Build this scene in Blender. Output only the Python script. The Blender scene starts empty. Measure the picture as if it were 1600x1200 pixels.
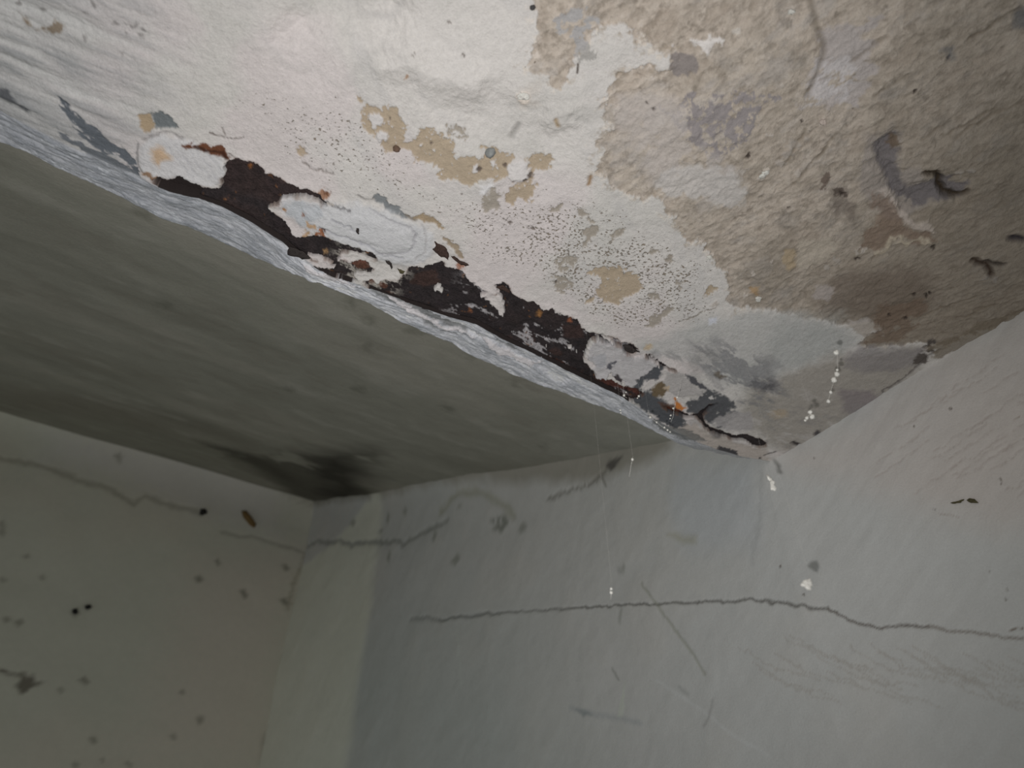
import bpy, math
import numpy as np
from mathutils import Vector

scn = bpy.context.scene
R = math.radians

# ------------------------------------------------------------------ camera
PITCH = 43.0
FPX = 1155.0                                   # focal length in pixels of a 1600 wide frame
cam_d = bpy.data.cameras.new('camera')
cam_d.sensor_width = 36.0
cam_d.lens = FPX * 36.0 / 1600.0
cam_d.clip_start = 0.01
cam = bpy.data.objects.new('camera', cam_d)
cam.location = (0, 0, 0)
cam.rotation_euler = (R(90 + PITCH), 0, 0)
scn.collection.objects.link(cam)
scn.camera = cam
cam_d.dof.use_dof = True
cam_d.dof.focus_distance = 0.76
cam_d.dof.aperture_fstop = 5.5

# ------------------------------------------------------------------ light: a phone torch beside the lens, dim ambient room
w = bpy.data.worlds.new('world'); scn.world = w; w.use_nodes = True
w.node_tree.nodes['Background'].inputs[0].default_value = (0.97, 1.0, 0.98, 1)
w.node_tree.nodes['Background'].inputs[1].default_value = 0.20
ld = bpy.data.lights.new('phone_torch', 'SPOT')
ld.energy = 11.6
ld.color = (1.0, 0.975, 0.965)
ld.spot_size = R(114); ld.spot_blend = 1.0
ld.shadow_soft_size = 0.003
torch = bpy.data.objects.new('phone_torch', ld)
torch.location = (-0.011, 0.020, -0.0215)
_d = Vector((-0.14, 0.64, 0.78))
torch.rotation_euler = _d.to_track_quat('-Z', 'Y').to_euler()
scn.collection.objects.link(torch)

scn.view_settings.view_transform = 'Standard'
scn.view_settings.look = 'None'
scn.view_settings.gamma = 1.0
scn.view_settings.use_curve_mapping = False
scn.view_settings.exposure = 0.0

# ------------------------------------------------------------------ the place: planes and axes
th = R(PITCH)
def ray(px, py):
    """direction from the photographer's eye through a traced point of the photograph"""
    px = np.asarray(px, float); py = np.asarray(py, float)
    x = (px - 800) / FPX; y = -(py - 600) / FPX
    return np.stack([x, math.cos(th) - y * math.sin(th), math.sin(th) + y * math.cos(th)], -1)

H = 0.6                                        # underside of the lintel above the eye
U = np.array([0.84344, 0.53722, 0.0])          # along the lintel, towards the side wall
W = np.array([-0.53722, 0.84344, 0.0])         # across the lintel, into the recess
UA = 0.7216                                    # side wall at u = UA
def xyz(u, w_, z): return u[..., None] * U + w_[..., None] * W + z[..., None] * np.array([0, 0, 1.0])
def to_uw(p): return p @ U, p @ W, p[..., 2]

def hit_wall(px, py):                          # side wall -> (w, z)
    r = ray(px, py); t = UA / (r @ U)
    t2 = (UA + 0.095 * 0.5) / (r @ U + 0.095 * (r @ W))       # the wall bends out of square before the lintel
    t = np.where(t * (r @ W) < 0.5, t2, t); p = r * np.asarray(t)[..., None]
    return p @ W, p[..., 2]
wk, zk = hit_wall(490, 900)
WB = float(wk)                                 # back wall at w = WB
def hit_back(px, py):
    r = ray(px, py); t = WB / (r @ W); p = r * t[..., None]
    return p @ U, p[..., 2]
_wM, _zM = hit_wall(1060, 690)
_rk = ray(512, 790); _zk1 = float(_rk[2] * WB / (_rk @ W))
CN = np.cross(np.array([-0.214 - UA, 0.56 - WB, 0.655 - _zk1]), np.array([0, _wM - WB, _zM - _zk1]))
def zC(u, w_): return _zk1 - (CN[0] * (u - UA) + CN[1] * (w_ - WB)) / CN[2]
def hit_recess(px, py):                        # sloping recess ceiling -> (u, w)
    r = ray(px, py); a = CN[0] * (r @ U) + CN[1] * (r @ W) + CN[2] * r[..., 2]
    c = CN[0] * UA + CN[1] * WB + CN[2] * _zk1
    p = r * (c / a)[..., None]
    return p @ U, p @ W

# arris of the lintel and outer line of its splay, traced, then carried to the real surfaces
ARR = np.array([(-400,-20),(-150,104),(0,172),(60,202),(110,228),(160,250),(220,277),(267,297),(310,308),(350,322),(390,342),(440,374),(452,386),(500,421),(550,440),(607,462),(655,478),(700,493),(745,505),(787,528),(837,551),(882,575),(937,602),(975,620),(1010,645),(1050,672),(1080,688),(1120,703),(1160,714),(1205,722)], float)
r_ = ray(ARR[:,0], ARR[:,1]); p_ = r_ * (H / r_[:,2])[:,None]
au, aw = p_ @ U, p_ @ W
def w_e(u): return np.interp(u, au, aw)
def slope(u):
    t = np.clip((u - 0.50) / 0.22, 0, 1); t = t * t * (3 - 2 * t)
    return np.tan(R(20) + t * R(21))
def surfz(u, w_): return H + np.maximum(w_ - w_e(u), 0) * slope(u)
def hit_soffit(px, py):
    """traced point -> (u, s); s is the run across the lintel, 0 at the arris, positive on the splay"""
    px = np.atleast_1d(np.asarray(px, float)); py = np.atleast_1d(np.asarray(py, float))
    r = ray(px, py); lo = H / r[:,2] * 0.999; hi = lo * 2.2
    f = lambda t: (r[:,2] * t) - surfz(t * (r @ U), t * (r @ W))
    ok = f(hi) > 0
    for _ in range(50):
        m = (lo + hi) / 2; g = f(m) > 0
        hi = np.where(g, m, hi); lo = np.where(g, lo, m)
    u = hi * (r @ U); w_ = hi * (r @ W)
    return u, w_ - w_e(u)
OUT = np.array([(-400,40),(-150,158),(0,223),(53,245),(133,283),(200,313),(267,345),(333,372),(400,402),(500,442),(575,475),(650,513),(725,547),(800,585),(850,603),(900,623),(925,632),(985,655),(1030,678),(1060,692)], float)
ou, os_ = hit_soffit(OUT[:,0], OUT[:,1])
_k = np.argsort(ou); ou, os_ = ou[_k], os_[_k]
def s_out(u): return np.interp(u, ou, os_)

# ------------------------------------------------------------------ noise and painting tools
def _hash(ix, iy, seed):
    h = (ix.astype(np.int64) * 374761393 + iy.astype(np.int64) * 668265263 + seed * 974634777) & 0xffffffff
    h = ((h ^ (h >> 13)) * 1274126177) & 0xffffffff
    return ((h ^ (h >> 16)) & 0xffff) / 65535.0
def vnoise(x, y, seed=0):
    ix = np.floor(x); iy = np.floor(y); fx = x - ix; fy = y - iy
    fx = fx * fx * fx * (fx * (fx * 6 - 15) + 10); fy = fy * fy * fy * (fy * (fy * 6 - 15) + 10)
    a = _hash(ix, iy, seed); b = _hash(ix + 1, iy, seed); c = _hash(ix, iy + 1, seed); d = _hash(ix + 1, iy + 1, seed)
    return (a + (b - a) * fx) * (1 - fy) + (c + (d - c) * fx) * fy
def fbm(x, y, size, octv=4, seed=0, ax=1.0, ang=0.0, gain=0.5):
    """-1..1 noise; size = metres of the largest feature, ax = stretch along direction ang"""
    ca, sa = math.cos(ang), math.sin(ang)
    X = (x * ca + y * sa) / (size * ax); Y = (-x * sa + y * ca) / size
    v = 0; amp = 1; tot = 0
    for i in range(octv):
        v = v + amp * (vnoise(X, Y, seed + i * 17) * 2 - 1); tot += amp
        X, Y = (X * 0.8 + Y * 0.6) * 2.03 + 5.1, (-X * 0.6 + Y * 0.8) * 2.03 + 1.7; amp *= gain
    return v / tot * 1.6
def lin(c):
    c = np.asarray(c, float) / 255.0
    return np.where(c <= 0.04045, c / 12.92, ((c + 0.055) / 1.055) ** 2.4)
def sst(e0, e1, x):
    t = np.clip((x - e0) / (e1 - e0), 0, 1); return t * t * (3 - 2 * t)

class Panel:
    """a surface sheet: x, y in metres across it, a colour and a relief per point"""
    def __init__(s, x, y, base, hit, K=1.25):
        s.x, s.y, s.hit, s.K = x, y, hit, K
        s.c = np.ones(x.shape + (3,)) * lin(base) * K
        s.rag = 0.0; s.h = np.zeros(x.shape); s.spk = np.zeros(x.shape); s.seed = 11
    def tint(s, m, col, mul=False):
        t = np.asarray(col) if mul else lin(col) * s.K
        if mul: s.c *= 1 + m[..., None] * (t - 1)
        else: s.c += m[..., None] * (t - s.c)
    def _pts(s, pts):
        p = np.array(pts, float); a, b = s.hit(p[:,0], p[:,1]); return np.stack([a, b], 1)
    def _box(s, P, m):
        return np.where((s.x.ravel() > P[:,0].min()-m) & (s.x.ravel() < P[:,0].max()+m) & (s.y.ravel() > P[:,1].min()-m) & (s.y.ravel() < P[:,1].max()+m))[0]
    def dist(s, pts, closed=True, margin=0.03, warp=0.003, wsize=0.012, octv=4, ax=1.0, ang=0.0):
        """(indices, signed distance to the traced outline, negative inside) with a ragged warp"""
        P = s._pts(pts); s.seed += 7
        I = s._box(P, margin)
        x = s.x.ravel()[I]; y = s.y.ravel()[I]
        if warp:
            wx = fbm(x, y, wsize, octv, s.seed, ax, ang, 0.6) * warp; wy = fbm(x, y, wsize, octv, s.seed + 3, ax, ang, 0.6) * warp
            x = x + wx; y = y + wy
        d2 = np.full(x.shape, 1e9); ins = np.zeros(x.shape, bool)
        n = len(P)
        for i in range(n if closed else n - 1):
            a = P[i]; b = P[(i + 1) % n]; e = b - a; L = max(e @ e, 1e-12)
            t = np.clip(((x - a[0]) * e[0] + (y - a[1]) * e[1]) / L, 0, 1)
            d2 = np.minimum(d2, (x - a[0] - t * e[0]) ** 2 + (y - a[1] - t * e[1]) ** 2)
            if closed and a[1] != b[1]:
                c = ((a[1] > y) != (b[1] > y)) & (x < (b[0] - a[0]) * (y - a[1]) / (b[1] - a[1]) + a[0])
                ins ^= c
        d = np.sqrt(d2); d = np.where(ins, -d, d)
        if closed and s.rag and warp: d = d + s.rag * fbm(s.x.ravel()[I], s.y.ravel()[I], 0.0055, 3, s.seed + 9, ax, ang, 0.8)
        return I, d
    def flat(s, name): return getattr(s, name).reshape(-1) if name != 'c' else s.c.reshape(-1, 3)
    def blob(s, pts, col, soft=0.0012, alpha=1.0, dh=0.0, speck=None, patchy=0.0, psize=0.01, **k):
        I, d = s.dist(pts, margin=0.02 + k.get('warp', 0.003) * 2 + soft, **k)
        m = np.clip(0.5 - d / soft, 0, 1) * alpha
        if patchy:
            n = fbm(s.x.ravel()[I], s.y.ravel()[I], psize, 4, s.seed + 50, k.get('ax', 1), k.get('ang', 0), 0.65)
            m = m * np.clip(0.5 + (n + 1 - 2 * patchy) * 5, 0, 1)
        c = s.flat('c'); h = s.flat('h')
        if col is not None: c[I] += m[:, None] * (lin(col) * s.K - c[I])
        if dh: h[I] += m * dh
        if speck is not None: q = s.flat('spk'); q[I] += m * (speck - q[I])
        return I, d
    def line(s, pts, width, col, depth=0.0, alpha=1.0, soft=None, **k):
        k.setdefault('warp', 0.0015); k.setdefault('wsize', 0.01)
        I, d = s.dist(pts, closed=False, margin=0.03 + width * 2, **k)
        soft = soft or max(width * 0.8, 0.0012)
        m = np.clip((width / 2 - d) / soft + 0.5, 0, 1) * alpha
        c = s.flat('c'); h = s.flat('h')
        if col is not None: c[I] += m[:, None] * (lin(col) * s.K - c[I])
        if depth: h[I] -= m * depth
    def bump(s, pts, height, soft, **k):
        I, d = s.dist(pts, margin=soft + 0.02, **k)
        h = s.flat('h'); h[I] += height * (1 - sst(-soft, soft, d))

def mesh_from_grid(name, P, col, spk=None, mat=None, kind='structure', flip=False):
    ny, nx = P.shape[:2]
    me = bpy.data.meshes.new(name)
    i = np.arange(ny * nx).reshape(ny, nx)
    q = np.stack([i[:-1,:-1], i[:-1,1:], i[1:,1:], i[1:,:-1]], -1).reshape(-1, 4)
    if flip: q = q[:, ::-1]
    me.vertices.add(ny * nx); me.vertices.foreach_set('co', P.reshape(-1).astype(np.float32))
    me.loops.add(q.size); me.loops.foreach_set('vertex_index', q.reshape(-1).astype(np.int32))
    me.polygons.add(len(q)); me.polygons.foreach_set('loop_start', np.arange(0, q.size, 4, dtype=np.int32))
    me.update(calc_edges=True)
    me.polygons.foreach_set('use_smooth', np.ones(len(q), bool))
    a = me.attributes.new('paint', 'FLOAT_COLOR', 'POINT')
    c4 = np.ones((ny * nx, 4), np.float32); c4[:, :3] = np.clip(col.reshape(-1, 3), 0.002, 0.9)
    a.data.foreach_set('color', c4.reshape(-1))
    if spk is not None:
        a = me.attributes.new('pitting', 'FLOAT', 'POINT'); a.data.foreach_set('value', spk.reshape(-1).astype(np.float32))
    o = bpy.data.objects.new(name, me); scn.collection.objects.link(o)
    if mat: me.materials.append(mat)
    if kind: o['kind'] = kind
    return o

# ------------------------------------------------------------------ materials
def plaster_mat(name, fine=700.0, var=0.10, bump=0.35, bdist=0.0006, pit=False, stretch=(1, 1, 1), rough=0.9, spec=0.15, coarse=90.0):
    m = bpy.data.materials.new(name); m.use_nodes = True; nt = m.node_tree; N = nt.nodes; L = nt.links
    b = N['Principled BSDF']; b.inputs['Roughness'].default_value = rough; b.inputs['Specular IOR Level'].default_value = spec
    at = N.new('ShaderNodeAttribute'); at.attribute_name = 'paint'
    tc = N.new('ShaderNodeTexCoord'); mp = N.new('ShaderNodeMapping'); mp.inputs['Scale'].default_value = stretch
    mp.inputs['Rotation'].default_value = (0, 0, R(-32.5))
    L.new(tc.outputs['Object'], mp.inputs[0])
    n1 = N.new('ShaderNodeTexNoise'); n1.inputs['Scale'].default_value = fine; n1.inputs['Detail'].default_value = 3; L.new(mp.outputs[0], n1.inputs['Vector'])
    n2 = N.new('ShaderNodeTexNoise'); n2.inputs['Scale'].default_value = coarse; n2.inputs['Detail'].default_value = 6; n2.inputs['Roughness'].default_value = 0.65; L.new(mp.outputs[0], n2.inputs['Vector'])
    r1 = N.new('ShaderNodeMapRange'); r1.inputs[3].default_value = 1 - var; r1.inputs[4].default_value = 1 + var; r1.inputs[1].default_value = 0.25; r1.inputs[2].default_value = 0.75; L.new(n1.outputs[0], r1.inputs[0])
    r2 = N.new('ShaderNodeMapRange'); r2.inputs[3].default_value = 1 - var; r2.inputs[4].default_value = 1 + var; r2.inputs[1].default_value = 0.3; r2.inputs[2].default_value = 0.7; L.new(n2.outputs[0], r2.inputs[0])
    mu = N.new('ShaderNodeMath'); mu.operation = 'MULTIPLY'; L.new(r1.outputs[0], mu.inputs[0]); L.new(r2.outputs[0], mu.inputs[1])
    vm = N.new('ShaderNodeVectorMath'); vm.operation = 'SCALE'; L.new(at.outputs['Color'], vm.inputs[0]); L.new(mu.outputs[0], vm.inputs['Scale'])
    out = vm.outputs[0]
    hsum = N.new('ShaderNodeMath'); hsum.operation = 'ADD'; L.new(n1.outputs[0], hsum.inputs[0])
    h2 = N.new('ShaderNodeMath'); h2.operation = 'MULTIPLY'; h2.inputs[1].default_value = 2.5; L.new(n2.outputs[0], h2.inputs[0]); L.new(h2.outputs[0], hsum.inputs[1])
    hout = hsum.outputs[0]
    if pit:
        pa = N.new('ShaderNodeAttribute'); pa.attribute_name = 'pitting'
        mp2 = N.new('ShaderNodeMapping'); mp2.inputs['Scale'].default_value = (0.88, 1.12, 1); mp2.inputs['Rotation'].default_value = (0, 0, R(-38)); L.new(tc.outputs['Object'], mp2.inputs[0])
        n3 = N.new('ShaderNodeTexNoise'); n3.inputs['Scale'].default_value = 380.0; n3.inputs['Detail'].default_value = 1.5; n3.inputs['Roughness'].default_value = 0.6; L.new(mp2.outputs[0], n3.inputs['Vector'])
        ad = N.new('ShaderNodeMath'); ad.operation = 'ADD'; L.new(n3.outputs[0], ad.inputs[0]); L.new(pa.outputs['Fac'], ad.inputs[1])
        rp = N.new('ShaderNodeMapRange'); rp.inputs[1].default_value = 0.79; rp.inputs[2].default_value = 0.87; L.new(ad.outputs[0], rp.inputs[0])
        n4 = N.new('ShaderNodeTexNoise'); n4.inputs['Scale'].default_value = 60.0; L.new(tc.outputs['Object'], n4.inputs['Vector'])
        cr = N.new('ShaderNodeMix'); cr.data_type = 'RGBA'; L.new(n4.outputs[0], cr.inputs['Factor'])
        cr.inputs['A'].default_value = tuple(lin((128, 124, 120)) * 1.2) + (1,); cr.inputs['B'].default_value = tuple(lin((146, 132, 114)) * 1.2) + (1,)
        mx = N.new('ShaderNodeMix'); mx.data_type = 'RGBA'; L.new(rp.outputs[0], mx.inputs['Factor']); L.new(out, mx.inputs['A']); L.new(cr.outputs['Result'], mx.inputs['B'])
        out = mx.outputs['Result']
        sb = N.new('ShaderNodeMath'); sb.operation = 'MULTIPLY_ADD'; sb.inputs[1].default_value = -1.5; L.new(rp.outputs[0], sb.inputs[0]); L.new(hout, sb.inputs[2]); hout = sb.outputs[0]
    L.new(out, b.inputs['Base Color'])
    bp = N.new('ShaderNodeBump'); bp.inputs['Strength'].default_value = bump; bp.inputs['Distance'].default_value = bdist
    L.new(hout, bp.inputs['Height']); L.new(bp.outputs[0], b.inputs['Normal'])
    return m

M_soffit = plaster_mat('flaking_limewash', pit=True, var=0.07, bump=0.65, bdist=0.0010, coarse=230.0)
M_recess = plaster_mat('grimy_distemper', fine=260, coarse=30, var=0.05, bump=0.3, bdist=0.002)
M_wall = plaster_mat('grey_distemper', fine=420, coarse=45, var=0.025, bump=0.35, bdist=0.001)
M_steel = plaster_mat('scaling_rust', fine=600, coarse=140, var=0.35, bump=1.0, bdist=0.0015, rough=0.75, spec=0.3)

# ================================================================== LINTEL SOFFIT
NU = np.concatenate([np.linspace(-1.2, -0.29, 40)[:-1], np.arange(-0.29, 0.80, 0.00105), [0.83, 0.88]])
NS = np.concatenate([np.linspace(-1.5, -0.60, 40)[:-1], np.arange(-0.60, -0.0005, 0.0011)])
NT = np.linspace(0, 1, 55)
gu, gs = np.meshgrid(NU, NS)
so = s_out(NU)
ut = np.broadcast_to(NU, (len(NT), len(NU)))
st = NT[:, None] * so[None, :]
x = np.concatenate([gu, ut]); y = np.concatenate([gs, st])
p = Panel(x, y, (202, 198, 194), hit_soffit, K=1.3); p.rag = 0.0016
X, Y = x, y
n_big = fbm(X, Y, 0.25, 4, 1); n_mid = fbm(X, Y, 0.06, 4, 2); n_str = fbm(X, Y, 0.02, 5, 3, 3.0, 0.5); n_fine = fbm(X, Y, 0.008, 4, 4)
p.h += (0.0004 + 0.004 * sst(-0.1, -0.25, Y)) * n_big + (0.0004 + 0.0012 * sst(-0.08, -0.15, Y)) * n_mid + 0.0004 * n_fine
# white coat, slightly greyer and greener here and there
p.tint(sst(-0.2, 0.9, n_mid + 0.6 * n_big) * 0.5, (186, 184, 179))
p.tint(sst(0.1, 1.0, n_str) * 0.25, (178, 176, 176))
p.tint(sst(-0.30, -0.15, Y) * sst(-0.2, 0.5, fbm(X, Y, 0.08, 4, 6)) * 0.42, (205, 193, 194))
#PAINT_SOFFIT
TAN = (184, 172, 157); TAN2 = (141, 130, 113); MAUVE = (146, 138, 133); SLATE = (112, 116, 120); GREYW = (178, 174, 168)
TAN_AREA = [(845,-60),(840,50),(825,95),(838,108),(875,137),(885,128),(903,112),(900,92),(912,80),(925,70),(935,42),(955,38),(975,43),(1000,55),(1018,72),(1025,78),(1050,82),(1052,92),(1046,110),(1040,120),(1015,118),(998,102),(985,108),(972,125),(958,130),(953,150),(951,180),(955,205),(946,218),(945,235),(934,245),(930,265),(945,272),(975,292),(985,300),(1010,312),(1030,308),(1045,325),(1048,335),(1060,352),(1075,378),(1098,378),(1103,400),(1135,425),(1142,450),(1138,470),(1150,486),(1180,485),(1225,492),(1275,505),(1325,508),(1372,510),(1370,522),(1350,538),(1365,545),(1412,541),(1425,535),(1450,545),(1475,540),(1530,520),(1700,450),(1750,-100),(1200,-300)]
I, d = p.blob(TAN_AREA, TAN, dh=-0.0018, warp=0.0065, wsize=0.014, octv=5, soft=0.0015)
edge = np.zeros(X.size); edge[I] = np.exp(-(d / 0.006) ** 2); edge = edge.reshape(X.shape)
p.tint(edge * sst(0.2, 0.6, fbm(X, Y, 0.008, 4, 28, gain=0.7)) * 0.7, (150, 136, 118)); p.tint(edge * sst(0.25, 0.6, fbm(X, Y, 0.007, 4, 29, gain=0.7)) * 0.7, (214, 204, 192))
tanmask = np.zeros(X.size); tanmask[I] = np.clip(0.5 - d / 0.0015, 0, 1); tanmask = tanmask.reshape(X.shape)
TM = tanmask[..., None] * np.array([0.0, 0.012, 0.06])
# far beyond the trace the bare render goes on
p.tint(tanmask * sst(-0.6, 0.9, n_mid) * 0.5, (162, 152, 137))
p.tint(tanmask * sst(0.0, 0.9, fbm(X, Y, 0.05, 5, 31, gain=0.65)) * 0.6, (180, 169, 155))
p.tint(tanmask * sst(0.25, 0.9, fbm(X, Y, 0.035, 5, 33, gain=0.65)) * 0.7, (146, 139, 130))
p.tint(tanmask * sst(0.35, 0.6, fbm(X, Y, 0.006, 4, 35, gain=0.7)) * 0.35, (204, 194, 180))
p.tint(tanmask * sst(0.45, 0.7, fbm(X, Y, 0.009, 4, 37, gain=0.7)) * 0.5, (120, 110, 98))
p.h += tanmask * (0.0007 * fbm(X, Y, 0.02, 5, 36, 2.4, -0.5, 0.62) + 0.0006 * fbm(X, Y, 0.007, 4, 38, 1.6, -0.5))
_a = hit_soffit([1200, 1300], [300, 240]); TA = math.atan2((_a[1] + w_e(_a[0]))[1] - (_a[1] + w_e(_a[0]))[0], _a[0][1] - _a[0][0])
t1 = fbm(X, Y, 0.010, 5, 41, 2.6, TA, 0.7); t2 = fbm(X, Y, 0.0045, 3, 42, 1.8, TA, 0.7); t3 = fbm(X, Y, 0.025, 5, 43, 1.8, TA, 0.65)
p.tint(tanmask * sst(0.0, 0.8, t1) * 0.4, (194, 182, 166)); p.tint(tanmask * sst(0.0, 0.8, -t1) * 0.4, (142, 132, 118))
p.tint(tanmask * sst(0.15, 0.8, t2) * 0.35, (200, 189, 174)); p.tint(tanmask * sst(0.15, 0.8, -t2) * 0.4, (126, 116, 103))
p.tint(tanmask * sst(0.2, 0.8, t3) * 0.45, (170, 164, 157)); p.tint(tanmask * sst(0.2, 0.9, -t3) * 0.4, (160, 146, 130))
p.h += tanmask * (0.0005 * t1 + 0.0007 * t2 + 0.0003 * t3)
# browner, darker render towards the side wall and the upper corner
zu, zs = hit_soffit(1480, 420)
far = sst(-0.30, 0.25, (X - zu[0]) + 0.35 * n_mid * 0.1 - np.abs(Y - zs[0]) * 0.2)
p.tint(tanmask * sst(0.33, 0.62, X + 0.05 * n_mid + 0.04 * n_big) * 0.7, (126, 116, 102))
p.blob([(1040,165),(1075,150),(1110,150),(1150,145),(1200,150),(1215,165),(1180,185),(1165,215),(1150,225),(1130,240),(1110,245),(1090,225),(1080,205),(1050,185),(1045,170)], (146,139,136), warp=0.009, wsize=0.008, octv=5, patchy=0.46, psize=0.007, soft=0.001)
p.blob([(868,30),(905,10),(932,25),(935,50),(925,70),(928,85),(915,92),(900,80),(890,60),(870,45)], (164,161,157), warp=0.006, wsize=0.008, patchy=0.42, psize=0.009)
p.blob([(1050,85),(1075,85),(1092,100),(1088,115),(1060,118),(1045,118)], (140,132,126), warp=0.002, wsize=0.008, patchy=0.25, psize=0.012)
p.blob([(950,150),(1000,145),(1080,170),(1100,230),(1160,250),(1150,285),(1080,270),(1020,290),(990,240),(950,190)], (182,174,166), alpha=0.65, warp=0.008, wsize=0.03, soft=0.01, patchy=0.4, psize=0.03)
p.blob([(1035,275),(1060,262),(1110,258),(1155,262),(1162,285),(1160,320),(1120,325),(1075,300),(1040,312),(1020,300)], (190,185,178), alpha=0.8, warp=0.008, wsize=0.015, soft=0.006, patchy=0.2, psize=0.02)
p.blob([(1078,60),(1100,64),(1112,56),(1132,60),(1128,70),(1116,68),(1104,84),(1096,76),(1080,68)], (214,208,200), warp=0.0015, wsize=0.005, dh=0.001)
p.blob([(1142,47),(1158,44),(1156,52),(1144,52)], (200,192,180), warp=0.001, wsize=0.005)
p.blob([(1278,40),(1310,42),(1350,25),(1385,15),(1390,25),(1350,55),(1375,60),(1360,90),(1370,110),(1350,150),(1340,172),(1300,168),(1255,170),(1248,155),(1270,135),(1290,75)], (178,170,164), warp=0.006, wsize=0.012, soft=0.003, patchy=0.33, psize=0.016, alpha=0.9, ang=-0.5, ax=2)
p.blob([(1275,90),(1300,80),(1330,95),(1340,130),(1330,160),(1290,160),(1255,160),(1265,130)], (196,190,186), warp=0.006, wsize=0.01, soft=0.004, patchy=0.38, psize=0.006, ax=2, ang=TA, alpha=0.9)
p.line([(1268,0),(1276,45),(1288,80),(1275,120),(1262,150)], 0.004, (112,102,88), 0.002, alpha=0.6)
p.blob([(1345,210),(1375,215),(1400,200),(1420,205),(1412,230),(1380,250),(1385,262),(1420,270),(1445,262),(1450,285),(1475,290),(1490,300),(1450,320),(1400,350),(1370,340),(1345,300)], (150,143,139), alpha=0.45, warp=0.006, wsize=0.02, soft=0.008, patchy=0.3, psize=0.03)
HOLL = [(1372,225),(1392,212),(1408,216),(1408,240),(1395,260),(1412,272),(1420,298),(1445,290),(1470,278),(1500,270),(1512,292),(1500,310),(1470,310),(1440,330),(1415,335),(1400,310),(1385,285),(1372,255)]
p.blob(HOLL, (112,107,107), alpha=0.85, warp=0.004, wsize=0.015, soft=0.004, patchy=0.2, psize=0.03)
p.bump(HOLL, -0.006, 0.008, warp=0.003)
p.blob([(1392,212),(1408,214),(1410,230),(1396,240),(1390,225)], (110,94,76), alpha=0.8, warp=0.002, wsize=0.006, soft=0.002)
p.line([(1448,275),(1465,272),(1474,285),(1470,298),(1482,306),(1500,308),(1510,302)], 0.005, (66,56,44), 0.006, warp=0.002)
p.blob([(1375,300),(1392,296),(1400,310),(1412,338),(1430,352),(1450,348),(1462,368),(1440,362),(1415,352),(1395,330)], (186,174,162), alpha=0.85, warp=0.003, wsize=0.01, soft=0.003, dh=0.002)
p.blob([(1360,305),(1392,312),(1408,340),(1432,360),(1465,378),(1440,385),(1405,375),(1380,392),(1345,390),(1350,370),(1380,355),(1370,330)], (128,108,92), alpha=0.65, warp=0.005, wsize=0.012, soft=0.004)
p.line([(1372,402),(1388,396),(1396,378),(1405,376),(1420,384),(1440,378),(1452,384)], 0.004, (180,168,148), -0.001, warp=0.003, wsize=0.006)
p.blob([(1300,300),(1312,292),(1328,306),(1340,335),(1345,345),(1318,340),(1310,350),(1298,330)], (118,108,98), alpha=0.6, warp=0.004, wsize=0.01, soft=0.003)
p.blob([(1285,280),(1292,270),(1300,276),(1292,300),(1283,300)], (102,88,78), alpha=0.8, warp=0.002, wsize=0.006)
p.blob([(1303,300),(1316,298),(1326,310),(1308,310)], (86,76,68), alpha=0.8, warp=0.002, wsize=0.006)
p.blob([(1248,385),(1270,382),(1300,378),(1314,388),(1305,402),(1285,415),(1255,425),(1245,418),(1250,400)], (178,168,152), alpha=0.75, warp=0.004, wsize=0.012, soft=0.003)
p.blob([(1226,395),(1238,392),(1246,400),(1245,420),(1232,425),(1224,410)], (172,152,120), alpha=0.6, warp=0.002, wsize=0.008, soft=0.003)
p.blob([(1170,452),(1190,450),(1186,464),(1172,462)], (172,140,98), alpha=0.7, warp=0.002, wsize=0.008, soft=0.003)
p.blob([(1345,425),(1420,420),(1450,430),(1460,460),(1430,500),(1380,515),(1340,505),(1290,490),(1275,470),(1300,440)], (112,100,88), alpha=0.65, warp=0.008, wsize=0.03, soft=0.02)
p.blob([(1375,485),(1440,475),(1450,490),(1430,520),(1405,540),(1355,540),(1370,520),(1372,505)], (118,100,84), alpha=0.65, warp=0.006, wsize=0.015, soft=0.004, patchy=0.25)
p.blob([(1275,455),(1300,450),(1310,460),(1295,475),(1272,472)], (172,163,156), alpha=0.7, warp=0.003, wsize=0.01, soft=0.003)
p.blob([(1328,505),(1360,503),(1370,515),(1360,530),(1345,528),(1330,515)], (170,162,154), alpha=0.9, warp=0.003, wsize=0.01, soft=0.003)
p.line([(1528,410),(1545,420),(1550,432)], 0.006, (72,60,50), 0.004, warp=0.002); p.line([(1545,412),(1570,416)], 0.004, (78,70,62), 0.003, warp=0.002)
p.line([(1585,375),(1600,378)], 0.007, (66,60,62), 0.003)
for a, b, s_ in [(1234,327,2.6),(1318,307,4),(1343,410,3.6),(1449,466,4.5),(1430,465,3.4),(1456,462,3),(1334,173,3.6),(1418,502,3.4),(1392,498,3),(1461,392,3.6),(1482,91,5),(1429,143,2.6),(1252,188,3),(1168,243,3),(832,12,0),(1215,145,2.5),(1012,162,2.6),(1021,170,2)]:
    if s_: p.blob([(a-s_,b-s_*.6),(a+s_*.3,b-s_),(a+s_,b+s_*.2),(a,b+s_*.9)], (64,56,50), warp=0.001, wsize=0.004, dh=-0.002, alpha=0.9)
p.blob([(1470,80),(1485,75),(1492,90),(1478,95)], (104,106,108), alpha=0.6, soft=0.004)
for q in [[(1600,0),(1585,40),(1600,60)],]:
    p.blob([(1590,10),(1620,0),(1620,50),(1586,46)], (120,118,116), alpha=0.7, warp=0.004, soft=0.004)
p.blob([(1590,0)]+[(1620,30),(1600,48),(1586,30)], (110,110,110), alpha=0.4, soft=0.004)
p.c *= 1 + TM
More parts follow.
